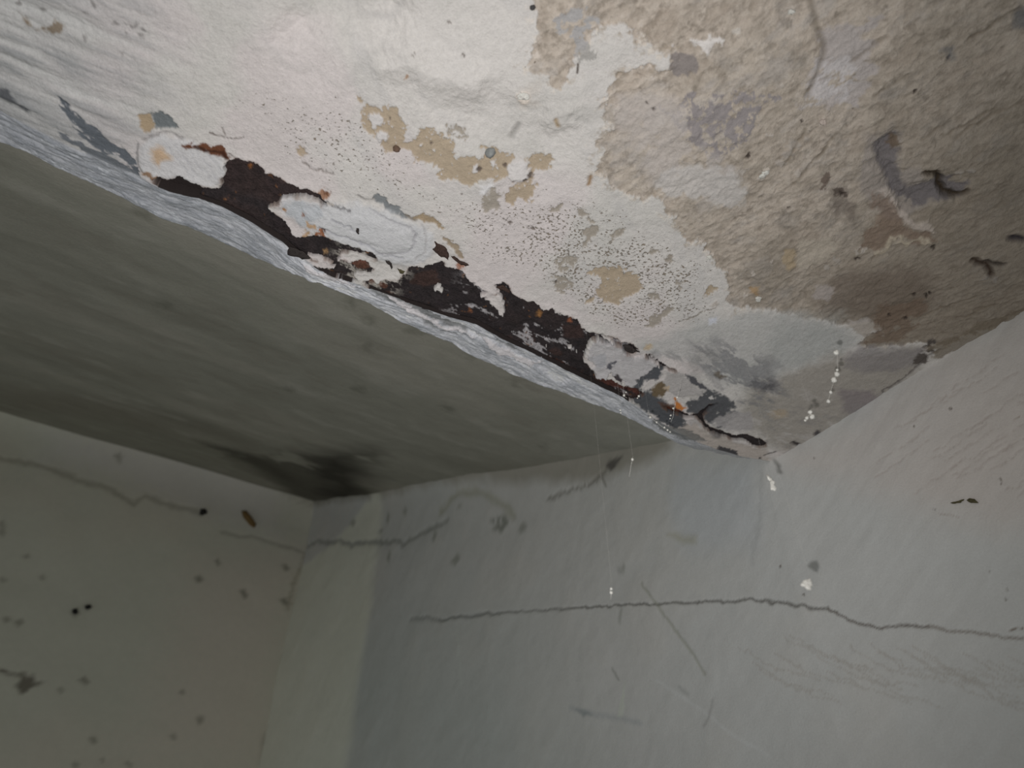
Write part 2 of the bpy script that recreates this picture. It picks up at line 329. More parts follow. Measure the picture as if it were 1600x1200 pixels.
# scraps of limewash left on the render
rng = np.random.RandomState(5)
for a, b, s_, v in [(1234,17,7,190),(1218,132,4.5,190),(1228,92,4,178),(1286,190,6,196),(1268,203,5,190),(1200,210,3,190),(1195,268,9,205),(1185,278,6,190),(1250,272,5,188),(1240,225,12,172),(1232,240,10,170),(1260,218,8,172),(1324,25,4,175),(1355,395,6,196),(1322,515,3,190),(1118,478,6,186),(1175,432,5,190),(1040,478,0,0),(1207,412,5,186),(1110,402,6,205),(1168,465,6,196),(1345,398,5,180),(1540,435,6,150),(1552,440,5,150),(1500,275,6,168),(1520,268,6,160),(1310,412,8,168),(1295,422,7,165),(1222,255,10,176)]:
    if s_:
        pts = [(a + s_ * math.cos(t) * (0.6 + 0.7 * rng.rand()), b + s_ * 0.7 * math.sin(t) * (0.6 + 0.7 * rng.rand())) for t in np.linspace(0, 6.28, 8)[:-1]]
        p.blob(pts, (v, v * 0.955, v * 0.91), warp=0.003, wsize=0.006, alpha=0.85, dh=0.0008, patchy=0.22, psize=0.008)
for a, b, c_, e_ in [(1560,170,1470,215),(1600,160,1500,210),(1475,200,1440,225),(1600,10,1520,60),(1420,120,1370,150),(1390,60,1330,95),(1310,210,1280,250),(1260,200,1225,260),(1290,235,1240,290),(1520,470,1440,500),(1500,500,1560,478)]:
    p.line([(a, b), ((a + c_) / 2 + 4, (b + e_) / 2 - 3), (c_, e_)], 0.003, (108,97,82), 0.0022, alpha=0.5, warp=0.004, wsize=0.02)
# grey-green white area: hollow in the coat above the render edge, soft undulations
for pts, dh, so_ in [([(440,60),(520,40),(600,50),(640,20),(620,-30),(480,-40)], -0.011, 0.02), ([(590,100),(640,60),(700,90),(760,110),(740,140),(660,120)], 0.007, 0.014), ([(860,170),(895,172),(905,195),(870,205),(850,190)], 0.005, 0.008), ([(680,170),(800,150),(880,200),(860,280),(760,240)], -0.006, 0.02)]:
    p.bump(pts, dh, so_, warp=0.004, wsize=0.03)
p.line([(340,30),(400,80),(450,100),(540,130),(600,75),(640,95),(720,130)], 0.003, (176,173,170), -0.001, alpha=0.4, warp=0.008, wsize=0.03, soft=0.008)
p.line([(530,0),(560,30),(610,38),(632,15),(625,-10)], 0.003, (166,164,162), 0.0015, alpha=0.5, warp=0.004, wsize=0.02, soft=0.006)
p.line([(800,170),(840,168),(900,178),(945,180)], 0.008, (168,166,162), 0.001, alpha=0.5, warp=0.004, wsize=0.02, soft=0.012)
p.blob([(815,140),(835,130),(850,115),(840,165),(815,175)], (196,188,180), alpha=0.5, warp=0.004, soft=0.006)
# left: greyer brushed coat with long strokes following the edge
ul, sl = hit_soffit(230, 180)
left = sst(0.06, -0.10, X + 0.5 * Y * 0 - ul[0] + 0.02 * n_mid) * sst(-0.35, -0.10, Y)
p.tint(left * 0.55, (168, 169, 170))
stroke = fbm(X, Y, 0.007, 4, 61, 7.0, -0.12)
stroke2 = fbm(X, Y, 0.016, 4, 62, 5.0, -0.2)
p.tint(left * sst(0.0, 0.8, stroke) * 0.65, (140, 142, 144)); p.tint(left * sst(0.1, 0.8, -stroke) * 0.5, (202, 202, 200)); p.tint(left * sst(0.1, 0.8, stroke2) * 0.4, (138, 140, 142)); p.h += left * (0.0016 * stroke + 0.0015 * stroke2)
p.blob([(30,22),(42,30),(55,46),(62,46),(80,42),(86,34),(92,38),(104,40),(96,50),(84,54),(66,50),(56,48),(44,38)], (134,122,108), warp=0.002, wsize=0.008, soft=0.002)
for a, b in [(28,8),(62,14),(133,20),(146,6),(180,38),(198,38),(205,42),(214,40),(225,46),(222,56),(190,84),(130,57),(197,51)]:
    p.blob([(a-4,b-2),(a,b-4),(a+5,b),(a+1,b+3)], (118,114,112), warp=0.0015, wsize=0.005, alpha=0.75, soft=0.002)
SL = (98, 103, 109)
p.blob([(0,138),(15,142),(32,160),(46,170),(40,174),(20,162),(0,150)], (84,86,90), warp=0.002, wsize=0.012, soft=0.003, alpha=0.9, patchy=0.2, ax=2, psize=0.01)
p.blob([(92,146),(102,152),(112,168),(135,190),(160,205),(180,225),(195,232),(212,255),(222,278),(200,272),(180,255),(165,240),(140,215),(115,198),(98,175)], SL, warp=0.004, wsize=0.012, patchy=0.24, psize=0.008, ax=2.2, ang=0.15, dh=-0.0006)
p.blob([(85,195),(120,212),(150,235),(180,250),(215,272),(190,268),(140,245),(110,225)], (108,112,117), warp=0.004, wsize=0.012, patchy=0.4, psize=0.007, ax=3, ang=0.0)
p.blob([(217,181),(225,179),(233,180),(240,192),(243,200),(232,206),(224,208),(219,195)], (166,148,124), warp=0.001, dh=-0.002)
p.blob([(233,180),(250,175),(262,180),(272,192),(283,200),(262,201),(243,202),(240,192)], (112,117,119), warp=0.001, dh=-0.002)
# pitted zones
p.blob([(335,130),(420,140),(440,200),(360,180)], None, soft=0.02, speck=0.12, warp=0.01)
p.blob([(430,150),(600,200),(700,300),(900,300),(960,320),(1000,370),(1110,420),(1120,480),(1040,510),(960,500),(880,470),(780,430),(700,370),(640,320),(540,290),(440,240),(400,180)], None, soft=0.05, speck=0.19, warp=0.015, wsize=0.04)
p.blob([(860,320),(930,330),(1000,380),(1070,420),(1090,470),(1050,500),(990,520),(930,490),(870,450),(830,390)], None, soft=0.04, speck=0.225, warp=0.015, wsize=0.04)
p.blob([(820,110),(840,60),(850,110),(880,140),(850,130)], None, soft=0.01, speck=0.12, warp=0.01)
p.spk += p.spk * 0.25 * fbm(X, Y, 0.012, 3, 71)
BE = (168, 152, 130); GB = (154, 146, 135)
BEI = [
 [(569,168),(585,169),(592,175),(597,168),(605,167),(620,172),(628,185),(634,198),(632,212),(628,220),(635,222),(650,221),(656,212),(660,202),(672,198),(680,204),(690,210),(700,218),(712,225),(716,232),(712,242),(717,247),(730,243),(740,245),(752,248),(760,240),(752,232),(756,228),(775,232),(785,238),(800,246),(806,252),(798,262),(794,270),(785,278),(768,280),(748,282),(735,290),(720,288),(705,280),(690,282),(678,275),(690,268),(680,262),(665,256),(658,256),(648,250),(640,236),(628,232),(620,236),(600,238),(592,228),(598,222),(585,212),(572,205),(568,195)],
 [(840,243),(850,242),(858,250),(864,262),(855,270),(838,268),(835,282),(837,292),(832,310),(828,322),(820,316),(812,308),(800,318),(790,314),(792,300),(802,290),(815,282),(828,276),(832,262),(822,256),(832,250)],
 [(462,232),(476,230),(482,238),(478,246),(466,242)], [(557,153),(568,154),(570,161),(560,162)],
 [(912,358),(925,354),(937,356),(932,368),(922,375),(914,388),(908,380),(916,368)], [(958,364),(972,357),(968,370),(962,376),(955,372)],
 [(920,425),(945,418),(960,416),(978,424),(990,428),(998,440),(1005,450),(992,460),(975,468),(965,476),(948,474),(932,462),(928,455),(940,440)],
 [(918,470),(930,460),(926,474),(918,476)], [(1012,510),(1018,495),(1030,490),(1045,480),(1048,486),(1035,498),(1020,514)],
 [(1104,458),(1112,448),(1118,454),(1108,464),(1098,462)], [(1040,401),(1052,402),(1055,410),(1044,408)], [(1016,390),(1028,392),(1030,400),(1018,398)], [(1060,438),(1068,444),(1060,454),(1056,446)],
 [(1016,458),(1030,458),(1030,470),(1015,468)], [(868,404),(890,396),(904,402),(900,416),(880,425),(868,418)], [(866,432),(885,430),(898,440),(895,455),(872,462),(866,450)], [(860,322),(872,320),(870,334),(860,330)], [(902,328),(912,326),(914,336),(904,338)], [(920,338),(930,336),(930,346),(920,346)],
 [(700,200),(715,198),(722,205),(728,212),(724,222),(715,215),(704,216)], [(750,310),(770,296),(785,300),(780,325),(760,332)]]
for i, q in enumerate(BEI):
    soft_ = i in (4, 5, 14, 15, 19, 18)
    p.blob(q, GB if soft_ or i > 7 and i not in (9,) else BE, warp=0.0035, wsize=0.006, octv=4, dh=-0.0016, soft=0.001, patchy=0.42 if i in (14,15,18,19) else 0.1, psize=0.004, speck=0.0, alpha=0.92)
p.tint(sst(0.75, 0.95, fbm(X, Y, 0.006, 4, 81, gain=0.7)) * 0.0, BE)
for q in [[(576,180),(592,176),(598,184),(594,196),(582,198),(576,190)], [(590,210),(600,206),(606,214),(604,222),(590,218)], [(795,258),(808,252),(822,256),(828,268),(820,280),(800,284),(793,270)], [(768,252),(774,250),(776,258),(770,260)], [(740,260),(746,256),(746,268),(738,270)]]:
    p.blob(q, (203, 199, 197), warp=0.0015, wsize=0.005, dh=0.0016, soft=0.001)
p.blob([(750,290),(768,284),(772,290),(758,306),(748,304)], (215,213,213), warp=0.002, soft=0.003)
for a, b, s_ in [(618,231,5),(672,225,3.2),(610,186,2),(790,262,3.2),(829,276,4),(820,282,3.4),(833,296,0),(722,304,2.6),(826,357,3.4),(798,348,2),(832,358,3),(869,441,3),(801,284,2),(727,85,0),(725,86,3.6),(702,35,1.8),(648,83,2),(835,293,0),(748,266,4)]:
    if s_: p.blob([(a-s_,b-s_*.5),(a+s_*.2,b-s_),(a+s_,b),(a,b+s_*.8)], (92,82,76), warp=0.001, wsize=0.004, dh=-0.0015, alpha=0.9)
p.line([(812,200),(806,208),(800,216)], 0.004, (160,157,153), 0.001, soft=0.004); p.line([(869,184),(873,196)], 0.003, (166,148,124), 0.001, warp=0.001); p.line([(922,275),(921,288)], 0.003, (150,126,100), 0.001, warp=0.001); p.line([(903,100),(902,114)], 0.0015, (70,60,52), 0.001, warp=0.0005)
p.blob([(633,118),(638,115),(636,124),(630,122)], (170,140,116), warp=0.001); p.blob([(806,150),(822,143),(830,148),(822,158),(810,160)], (216,206,196), warp=0.003, wsize=0.006, dh=0.001)
# slate and render showing along the cracked edge of the big blister
p.blob([(583,310),(590,304),(603,309),(605,316),(612,318),(626,324),(627,332),(640,338),(632,340),(618,335),(605,328),(600,318),(588,316)], (126,129,131), warp=0.0012, wsize=0.005, dh=-0.0015)
p.line([(560,306),(572,312),(585,313)], 0.002, (150,146,143), 0.001); p.line([(635,338),(648,342)], 0.003, (126,118,108), 0.001)
p.blob([(647,339),(662,334),(675,338),(685,346),(692,358),(690,360),(682,352),(672,348),(660,344),(648,343)], (160,143,120), warp=0.0012, wsize=0.006, dh=-0.0015)
p.blob([(688,370),(700,372),(712,382),(722,396),(724,408),(716,400),(708,388),(696,378)], (158,144,126), warp=0.0015, wsize=0.006, dh=-0.0015)
# the blister itself
BL = [(437,309),(470,304),(500,312),(520,316),(560,318),(600,328),(640,344),(660,352),(674,365),(680,385),(672,402),(650,412),(620,412),(590,403),(560,390),(530,378),(500,366),(470,352),(445,335)]
p.blob(BL, (196,197,200), alpha=0.75, soft=0.006, warp=0.003)
p.bump(BL, 0.0028, 0.007, warp=0.002)
p.bump([(480,330),(560,335),(620,350),(645,365),(642,385),(600,385),(540,365),(490,350)], 0.0018, 0.006, warp=0.003)
p.line([(578,325),(610,340),(640,352),(650,362),(648,380),(636,394),(610,395),(590,396)], 0.0022, (166,165,168), 0.0015, alpha=0.8, warp=0.002)
p.line([(660,350),(668,368),(664,392),(650,404)], 0.002, (172,170,170), 0.001, alpha=0.7)
p.line([(500,350),(520,360),(545,368),(570,380),(600,398),(630,402)], 0.002, (160,160,165), 0.0018, alpha=0.8, warp=0.003)
p.line([(520,340),(545,352),(560,362)], 0.002, (150,150,156), 0.0012, alpha=0.7, warp=0.003)
p.line([(508,316),(525,324),(535,322),(545,328)], 0.0016, (128,126,128), 0.001, warp=0.003, wsize=0.008)
p.blob([(452,310),(475,308),(500,318),(505,330),(490,345),(478,352),(465,350),(455,335),(445,325)], (176,181,186), alpha=0.6, warp=0.005, wsize=0.012, soft=0.004)
for q, c_ in [([(437,322),(450,322),(448,327),(438,325)], (168,128,92)), ([(470,328),(476,332),(472,336)], (140,92,66)), ([(480,345),(500,350),(494,356),(482,352)], (190,160,130)), ([(492,358),(505,358),(508,366),(498,370),(490,366)], (150,100,72)), ([(475,360),(486,362),(482,370),(474,368)], (176,146,116)), ([(505,352),(512,360),(506,362)], (90,72,66))]:
    p.blob(q, c_, warp=0.0025, wsize=0.005, patchy=0.2, psize=0.004, soft=0.0015)
p.line([(440,300),(470,308),(505,314),(520,320)], 0.002, (170,160,150), 0.001, alpha=0.6)
# left remnant slab
LR = [(222,222),(240,212),(262,214),(300,222),(330,232),(345,240),(352,252),(350,270),(345,288),(320,293),(300,284),(270,276),(240,280),(224,272),(216,250)]
p.blob(LR, (200,199,200), alpha=0.8, soft=0.004)
p.bump(LR, 0.0015, 0.004, warp=0.002)
p.line([(215,225),(214,245),(218,262),(224,272)], 0.0016, (138,136,136), 0.001); p.line([(222,218),(240,208),(262,206),(285,214)], 0.0016, (160,156,155), 0.001, warp=0.003)
for k_ in range(5): p.line([(262+k_*16, 222+k_*4),(280+k_*16, 250+k_*4),(300+k_*14, 276+k_*2)], 0.0015, (178,177,180), 0.0006, alpha=0.6, warp=0.003)
p.blob([(237,233),(252,231),(262,238),(268,245),(258,250),(250,258),(245,252),(240,242)], (190, 160, 126), alpha=0.85, soft=0.006, warp=0.002)
p.blob([(283,226),(292,220),(300,222),(302,228),(310,226),(330,227),(345,228),(352,236),(362,246),(358,250),(348,240),(335,240),(322,235),(305,231),(290,233)], (104, 68, 50), warp=0.0025, wsize=0.006, soft=0.002, patchy=0.12, psize=0.008)
p.line([(308,228),(330,234),(348,238),(357,248)], 0.0025, (58,36,28), 0.001, alpha=0.9, warp=0.002)
p.line([(358,240),(372,248),(388,254)], 0.0012, (110,100,96), 0.001)
p.line([(328,209),(342,212),(355,217),(370,216),(384,215)], 0.0013, (120,112,108), 0.0008, warp=0.002); p.line([(348,200),(352,212)], 0.001, (130,122,118), 0.0006)
p.line([(472,256),(485,262),(500,268),(520,270)], 0.0013, (134,126,122), 0.0008, warp=0.003); p.line([(495,170),(500,178)], 0.0, (0,0,0)) if False else None
# rust bleeding into the coat round the openings
for q, c_ in [([(236,270),(245,274),(246,282),(236,278),(222,272),(226,268)], (144, 112, 84)), ([(480,298),(492,300),(508,298),(516,302),(512,310),(498,306),(488,302)], (142, 102, 74)), ([(505,298),(514,300),(515,306),(506,306)], (104, 72, 54)), ([(428,274),(440,278),(452,290),(440,286)], (156, 118, 82)), ([(275,276),(284,272),(284,280)], (136, 96, 70)), ([(714,408),(722,412),(726,420),(716,421)], (144, 96, 72)), ([(398,342),(408,350),(402,350)], (160, 116, 80)), ([(310,306),(316,308),(312,310)], (160, 116, 80))]:
    p.blob(q, c_, warp=0.002, wsize=0.005, soft=0.002, alpha=0.9)
# soffit near the side wall: pale trowelled patch, slate smears, cracks
p.blob([(985,545),(1040,525),(1090,500),(1150,490),(1230,492),(1290,505),(1330,512),(1350,535),(1300,560),(1240,580),(1180,600),(1140,600),(1100,580),(1050,560)], (176,176,174), alpha=0.7, soft=0.014, warp=0.008, wsize=0.03)
p.blob([(1230,500),(1310,508),(1330,540),(1270,570),(1210,580),(1200,540)], (166,168,166), alpha=0.6, soft=0.03, warp=0.008)
p.blob([(1180,600),(1300,560),(1430,545),(1460,550),(1420,600),(1370,640),(1290,685),(1230,710),(1180,680),(1150,650)], (150,144,136), alpha=0.8, soft=0.02, warp=0.006)
p.blob([(1310,610),(1350,610),(1380,625),(1350,650),(1320,648)], (136,128,130), alpha=0.8, soft=0.008)
p.blob([(1350,545),(1400,545),(1450,548),(1440,570),(1400,585),(1340,585),(1320,565)], (138,133,134), alpha=0.7, soft=0.01, warp=0.006)
p.blob([(1090,535),(1130,535),(1180,550),(1215,580),(1225,610),(1200,640),(1160,635),(1120,615),(1095,585)], (122,122,125), alpha=0.7, soft=0.02, warp=0.012, wsize=0.016, patchy=0.42, psize=0.014, ax=2.8, ang=-0.05)
p.blob([(1000,545),(1060,540),(1120,555),(1180,575),(1190,600),(1130,590),(1070,570),(1020,560)], (140,140,141), alpha=0.6, soft=0.01, warp=0.008, wsize=0.014, patchy=0.5, psize=0.012, ax=4, ang=0.05)
p.blob([(1160,585),(1200,590),(1225,605),(1200,615),(1165,605)], (104,104,107), alpha=0.7, soft=0.008, warp=0.006, patchy=0.4, psize=0.01, ax=3)
p.blob([(1188,605),(1205,595),(1212,600),(1200,612)], (92,90,92), alpha=0.7, soft=0.004); p.blob([(1116,582),(1126,580),(1135,590),(1122,592)], (96,86,72), alpha=0.8, soft=0.003)
p.line([(1110,485),(1090,492),(1070,500),(1060,505)], 0.0014, (130,122,112), 0.0008, warp=0.003)
p.blob([(1108,500),(1120,496),(1118,506),(1108,508)], (202,204,212), warp=0.002, soft=0.003); p.blob([(1010,538),(1018,536),(1016,546),(1008,545)], (190,166,128), alpha=0.7, warp=0.002, soft=0.003)
p.blob([(1200,645),(1230,640),(1232,652),(1212,656)], (176,158,132), alpha=0.6, soft=0.006)
p.blob([(1310,480),(1330,474),(1334,482),(1325,492),(1318,500),(1308,490)], (0,0,0), alpha=0.0)
cm = sst(0.44, 0.5, X) * sst(-0.17, -0.10, Y)
m1 = fbm(X, Y, 0.012, 5, 221, 2.4, 0.1, 0.7); m2 = fbm(X, Y, 0.03, 4, 222, 2.0, 0.1, 0.6)
p.tint(cm * sst(0.15, 0.8, m1) * 0.45, (196, 192, 190)); p.tint(cm * sst(0.15, 0.8, -m1) * 0.4, (134, 132, 132)); p.tint(cm * sst(0.1, 0.8, m2) * 0.35, (146, 143, 140))
DARKG = (86, 88, 92)
p.blob([(992,592),(1010,585),(1022,570),(1036,578),(1030,590),(1010,598),(1004,608),(1020,612),(1030,622),(1045,635),(1062,648),(1074,662),(1060,672),(1045,668),(1030,655),(1010,642),(985,626),(970,616),(985,604)], DARKG, warp=0.005, wsize=0.01, soft=0.004)
p.blob([(1072,628),(1090,622),(1104,612),(1112,606),(1125,615),(1142,626),(1150,632),(1140,640),(1148,650),(1138,664),(1120,670),(1104,660),(1096,648),(1085,645),(1072,640)], (90,91,94), warp=0.006, wsize=0.01, soft=0.004, patchy=0.14, psize=0.012)
p.blob([(1028,626),(1045,628),(1058,634),(1068,644),(1052,646),(1038,638)], (88,66,56), warp=0.003, soft=0.004, alpha=0.9)
p.blob([(1056,621),(1062,627),(1071,637),(1063,641),(1056,634)], (190,122,66), warp=0.002, soft=0.002)
p.blob([(1070,585),(1082,588),(1098,600),(1104,608),(1094,606),(1080,598),(1068,590)], (88,88,92), warp=0.002, soft=0.002)
p.blob([(1040,582),(1060,580),(1075,592),(1092,606),(1098,616),(1080,618),(1062,620),(1045,612),(1036,600)], (176,172,170), warp=0.003, soft=0.002, dh=0.001)
p.blob([(1015,608),(1024,600),(1036,598),(1042,612),(1038,622),(1022,620)], (112,98,78), warp=0.003, soft=0.003)
p.blob([(1037,604),(1046,602),(1044,612)], (190,172,150), warp=0.002, soft=0.002)
p.blob([(918,545),(922,535),(935,528),(955,532),(972,540),(985,550),(990,556),(1008,553),(1020,562),(1030,575),(1022,572),(1012,582),(1000,586),(992,600),(985,604),(975,596),(962,588),(955,580),(945,590),(932,588),(926,574),(932,568),(916,560)], (186,183,184), warp=0.0025, wsize=0.008, soft=0.0012, dh=0.003)
p.blob([(925,555),(945,548),(950,565),(935,575)], (164,165,170), alpha=0.6, soft=0.004, warp=0.003); p.blob([(955,562),(962,560),(955,574),(948,574)], (92,92,98), warp=0.002, soft=0.002)
p.blob([(958,588),(966,582),(972,590),(970,598)], (70,64,66), warp=0.0015, soft=0.002)
p.blob([(1110,660),(1128,650),(1150,640),(1168,645),(1180,660),(1178,672),(1160,675),(1140,672)], (166,162,162), warp=0.004, wsize=0.012, soft=0.004, alpha=0.85)
p.blob([(1060,668),(1085,662),(1110,675),(1150,690),(1200,702),(1195,722),(1150,716),(1110,702),(1078,690)], (178,168,160), alpha=0.8, soft=0.006, warp=0.004)
p.blob([(1111,703),(1125,698),(1152,706),(1140,710),(1118,708)], (74,72,74), warp=0.0015, soft=0.002); p.blob([(1108,672),(1122,676),(1128,684),(1116,686)], (120,116,116), soft=0.004, alpha=0.8)
p.line([(1177,719),(1188,716)], 0.003, (84,80,78), 0.001); p.line([(1194,712),(1212,706)], 0.0025, (90,86,84), 0.001)
p.line([(1240,692),(1248,696)], 0.005, (70,66,66), 0.002); p.blob([(1269,680),(1280,670),(1282,680),(1272,684)], (84,80,82), soft=0.004)
p.line([(1283,686),(1300,678),(1318,668),(1328,655),(1345,645),(1362,642),(1372,630),(1385,612),(1410,596),(1432,578),(1448,562),(1470,548)], 0.003, (104,98,96), 0.002, alpha=0.8, warp=0.003)
p.blob([(1428,570),(1442,545),(1460,530),(1472,540),(1455,556),(1440,572)], (92,86,82), warp=0.004, soft=0.003, patchy=0.3, psize=0.008)
p.blob([(1450,548),(1520,515),(1610,480),(1610,500),(1540,530),(1470,562)], (122,112,98), warp=0.006, soft=0.004, alpha=0.8)
# splay of the edge: bluish white, streaky
spl = sst(-0.001, 0.003, Y)
p.tint(spl, (206, 207, 212))
sp1 = fbm(X, Y, 0.006, 5, 91, 5.0, 0.05, 0.65); sp2 = fbm(X, Y, 0.018, 4, 92, 4.0, 0.05)
sp3 = fbm(X, Y, 0.0035, 4, 93, 3.5, 0.05, 0.7)
p.tint(spl * sst(-0.1, 0.7, sp1) * 0.6, (156, 160, 167)); p.tint(spl * sst(0.25, 0.7, -sp1) * 0.8, (226, 226, 229)); p.tint(spl * sst(0.1, 0.8, sp2) * 0.55, (154, 158, 164)); p.tint(spl * sst(0.2, 0.7, sp3) * 0.6, (224, 225, 229)); p.tint(spl * sst(0.2, 0.7, -sp3) * 0.5, (142, 146, 152))
p.h += spl * (0.0014 * sp1 + 0.0016 * sp2)
lft = spl * sst(0.12, -0.1, X)
p.tint(lft * 0.55, (124, 129, 136)); p.tint(lft * sst(0.5, 0.8, fbm(X, Y, 0.006, 3, 95, 2.0)) * 0.7, (200, 203, 208))
rgt = sst(0.57, 0.66, X) * spl
p.tint(rgt * 0.8, (160, 156, 152))
p.tint(spl * sst(0.40, 0.52, X) * 0.5, (160, 163, 168))
for q in [[(575,448),(620,462),(660,482),(700,500),(735,515),(728,520),(690,508),(650,488),(615,475),(585,462)], [(640,490),(665,500),(690,515),(722,522),(700,522),(670,510)], [(772,528),(800,538),(815,552),(790,545)], [(1010,648),(1040,665),(1075,672),(1110,690),(1060,688),(1030,672)]]:
    p.blob(q, (112,113,112), warp=0.003, wsize=0.01, soft=0.003, alpha=0.8, dh=-0.003)
for q in [[(590,458),(640,478),(690,508),(740,525),(690,512),(640,486)], [(745,522),(790,545),(830,565),(850,562),(830,572),(780,550)], [(470,408),(520,428),(560,448),(520,440),(480,420)]]:
    p.blob(q, (212,208,210), warp=0.003, wsize=0.008, soft=0.002, dh=0.002)

# openings where the coat has fallen and the steel shows
HOLES = [
 [(241,284),(246,279),(250,277),(258,281),(266,284),(271,282),(280,276),(290,280),(300,286),(312,291),(320,295),(332,297),(342,296),(350,292),(349,284),(347,280),(352,278),(355,272),(352,262),(356,254),(364,252),(375,250),(383,253),(390,254),(402,258),(408,263),(411,270),(417,274),(428,276),(436,279),(445,286),(455,292),(472,296),(484,299),(492,303),(500,307),(506,314),(510,320),(504,316),(498,309),(487,306),(470,305),(450,304),(440,306),(436,310),(432,316),(422,321),(417,324),(419,330),(428,334),(435,340),(443,346),(447,354),(452,361),(455,368),(462,373),(470,374),(482,372),(492,370),(500,370),(508,371),(520,375),(535,380),(548,384),(560,387),(572,391),(582,395),(588,401),(586,406),(578,402),(566,397),(552,394),(540,392),(530,394),(527,402),(522,410),(512,404),(500,400),(490,398),(480,394),(470,396),(462,402),(470,410),(482,416),(500,421),(490,423),(440,400),(430,378),(390,346),(350,326),(310,312),(267,301)],
 [(452,384),(462,386),(472,392),(484,404),(500,412),(520,414),(532,408),(540,412),(552,410),(560,408),(572,412),(580,420),(576,426),(560,424),(548,428),(556,436),(548,440),(530,430),(515,428),(500,424),(480,414),(462,404),(450,396)],
 [(569,440),(578,438),(588,443),(600,442),(612,440),(625,442),(630,436),(634,428),(642,420),(650,417),(660,420),(668,414),(675,416),(684,411),(692,412),(694,418),(705,420),(716,423),(724,428),(729,435),(738,444),(750,452),(762,458),(775,462),(782,458),(778,450),(776,445),(784,442),(792,446),(796,452),(798,460),(806,464),(812,468),(824,471),(835,475),(840,482),(850,485),(860,484),(868,488),(876,493),(888,497),(898,500),(906,507),(910,514),(917,520),(928,520),(940,522),(952,527),(962,531),(971,537),(960,536),(948,533),(936,529),(926,528),(918,534),(915,545),(914,552),(910,562),(914,570),(921,576),(928,588),(945,592),(958,596),(970,602),(984,607),(998,610),(1003,614),(998,622),(985,625),(972,624),(940,612),(900,592),(870,576),(830,556),(785,535),(760,522),(742,508),(720,502),(690,498),(655,482),(620,474),(590,460)],
 [(974,536),(982,537),(990,541),(998,548),(988,549),(980,551),(974,547)],
 [(1036,634),(1048,638),(1058,641),(1066,645),(1078,648),(1090,646),(1096,640),(1106,634),(1122,629),(1108,638),(1100,645),(1096,650),(1100,660),(1110,668),(1122,672),(1134,677),(1145,680),(1156,679),(1166,679),(1178,684),(1190,688),(1198,693),(1192,698),(1180,697),(1168,690),(1156,688),(1144,686),(1130,682),(1116,676),(1102,668),(1094,656),(1088,651),(1074,652),(1060,647),(1046,642)],
 [(1008,553),(1015,553),(1026,560),(1034,568),(1042,573),(1054,577),(1058,580),(1046,578),(1036,574),(1028,567),(1020,560),(1010,557)],
]
ISLE = [(470,406),(485,402),(500,404),(516,412),(524,420),(514,422),(500,418),(486,414)], [(765,452),(778,458),(786,470),(790,484),(786,494),(778,488),(772,478),(764,474),(752,462)], [(684,446),(692,446),(692,456),(686,460),(682,452)]
hole = np.full(X.size, 1.0); p.rag = 0.0008
for i, q in enumerate(HOLES):
    I, d = p.dist(q, warp=0.0012 if i in (0,3,4,5) else 0.0022, wsize=0.005, margin=0.02)
    d = d - (0.0010 if i != 5 else 0.0003); hole[I] = np.minimum(hole[I], d)
    c = p.flat('c')
    rim = np.clip(1 - np.abs(d) / 0.003, 0, 1) * sst(-0.1, 0.6, fbm(X.ravel()[I], Y.ravel()[I], 0.01, 3, 201 + i)) * (Y.ravel()[I] < 0.0005)
    c[I] += (rim * 0.75)[:, None] * (lin((112, 86, 70)) * p.K - c[I])
for q in ISLE:
    I, d = p.dist(q, warp=0.003, wsize=0.005); hole[I] = np.maximum(hole[I], -d)
hole = hole.reshape(X.shape)
# thin remains still stuck on the second opening
n_is = fbm(X, Y, 0.010, 4, 211, 2.0, 0.2, 0.65)
zone = sst(0.33, 0.36, X) * sst(0.60, 0.5, X)
hole = np.where((n_is > 0.62) & (hole < -0.001) & (zone > 0.5) & (X < 0.47) & (Y < -0.012), 0.002, hole)
inh = np.clip(0.5 - hole / 0.001, 0, 1) * (X > -0.25) * (Y < -0.0008)
p.tint(np.clip(0.5 - hole / 0.001, 0, 1) * (X > -0.25) * (Y < 0.0012), (46, 40, 39))
p.h = p.h * (1 - inh) + inh * -0.009
thick = sst(0.010, 0.0, hole) * (1 - inh)
p.h += thick * 0.0015
p.spk *= (1 - inh) * sst(0.003, -0.004, Y)
sof = p
# positions
ww = w_e(X) + Y
ns_ = np.clip(Y / 0.004, 0, 1)
sl = slope(X); nz = -1 / np.sqrt(1 + sl ** 2); nw = sl / np.sqrt(1 + sl ** 2)
zz = H + np.maximum(Y, 0) * sl
ax_ = ns_
fade = sst(0.0, 0.0001, np.abs(X + 5))
P3 = xyz(X, ww + p.h * nw * ax_, zz + p.h * (-(1 - ax_) + nz * ax_))
# return of the splay, up to the recess ceiling
top = P3[-1]
tu, tw, tz = to_uw(top)
rows = [P3]
zt = zC(tu, tw) + 0.03
for k_ in np.linspace(0.1, 1, 8):
    jig = 0.0015 * fbm(tu, tz * 0 + k_, 0.02, 3, 301)
    rows.append(xyz(tu, tw + jig + 0.004 * k_, tz + (np.maximum(zt, tz + 0.01) - tz) * k_)[None])
P3 = np.concatenate(rows); extra = len(rows) - 1
C3 = np.concatenate([p.c, np.repeat(p.c[-1:], extra, 0)]); S3 = np.concatenate([p.spk, np.zeros((extra, X.shape[1]))])
lin_o = mesh_from_grid('lintel', P3, C3, S3, M_soffit)

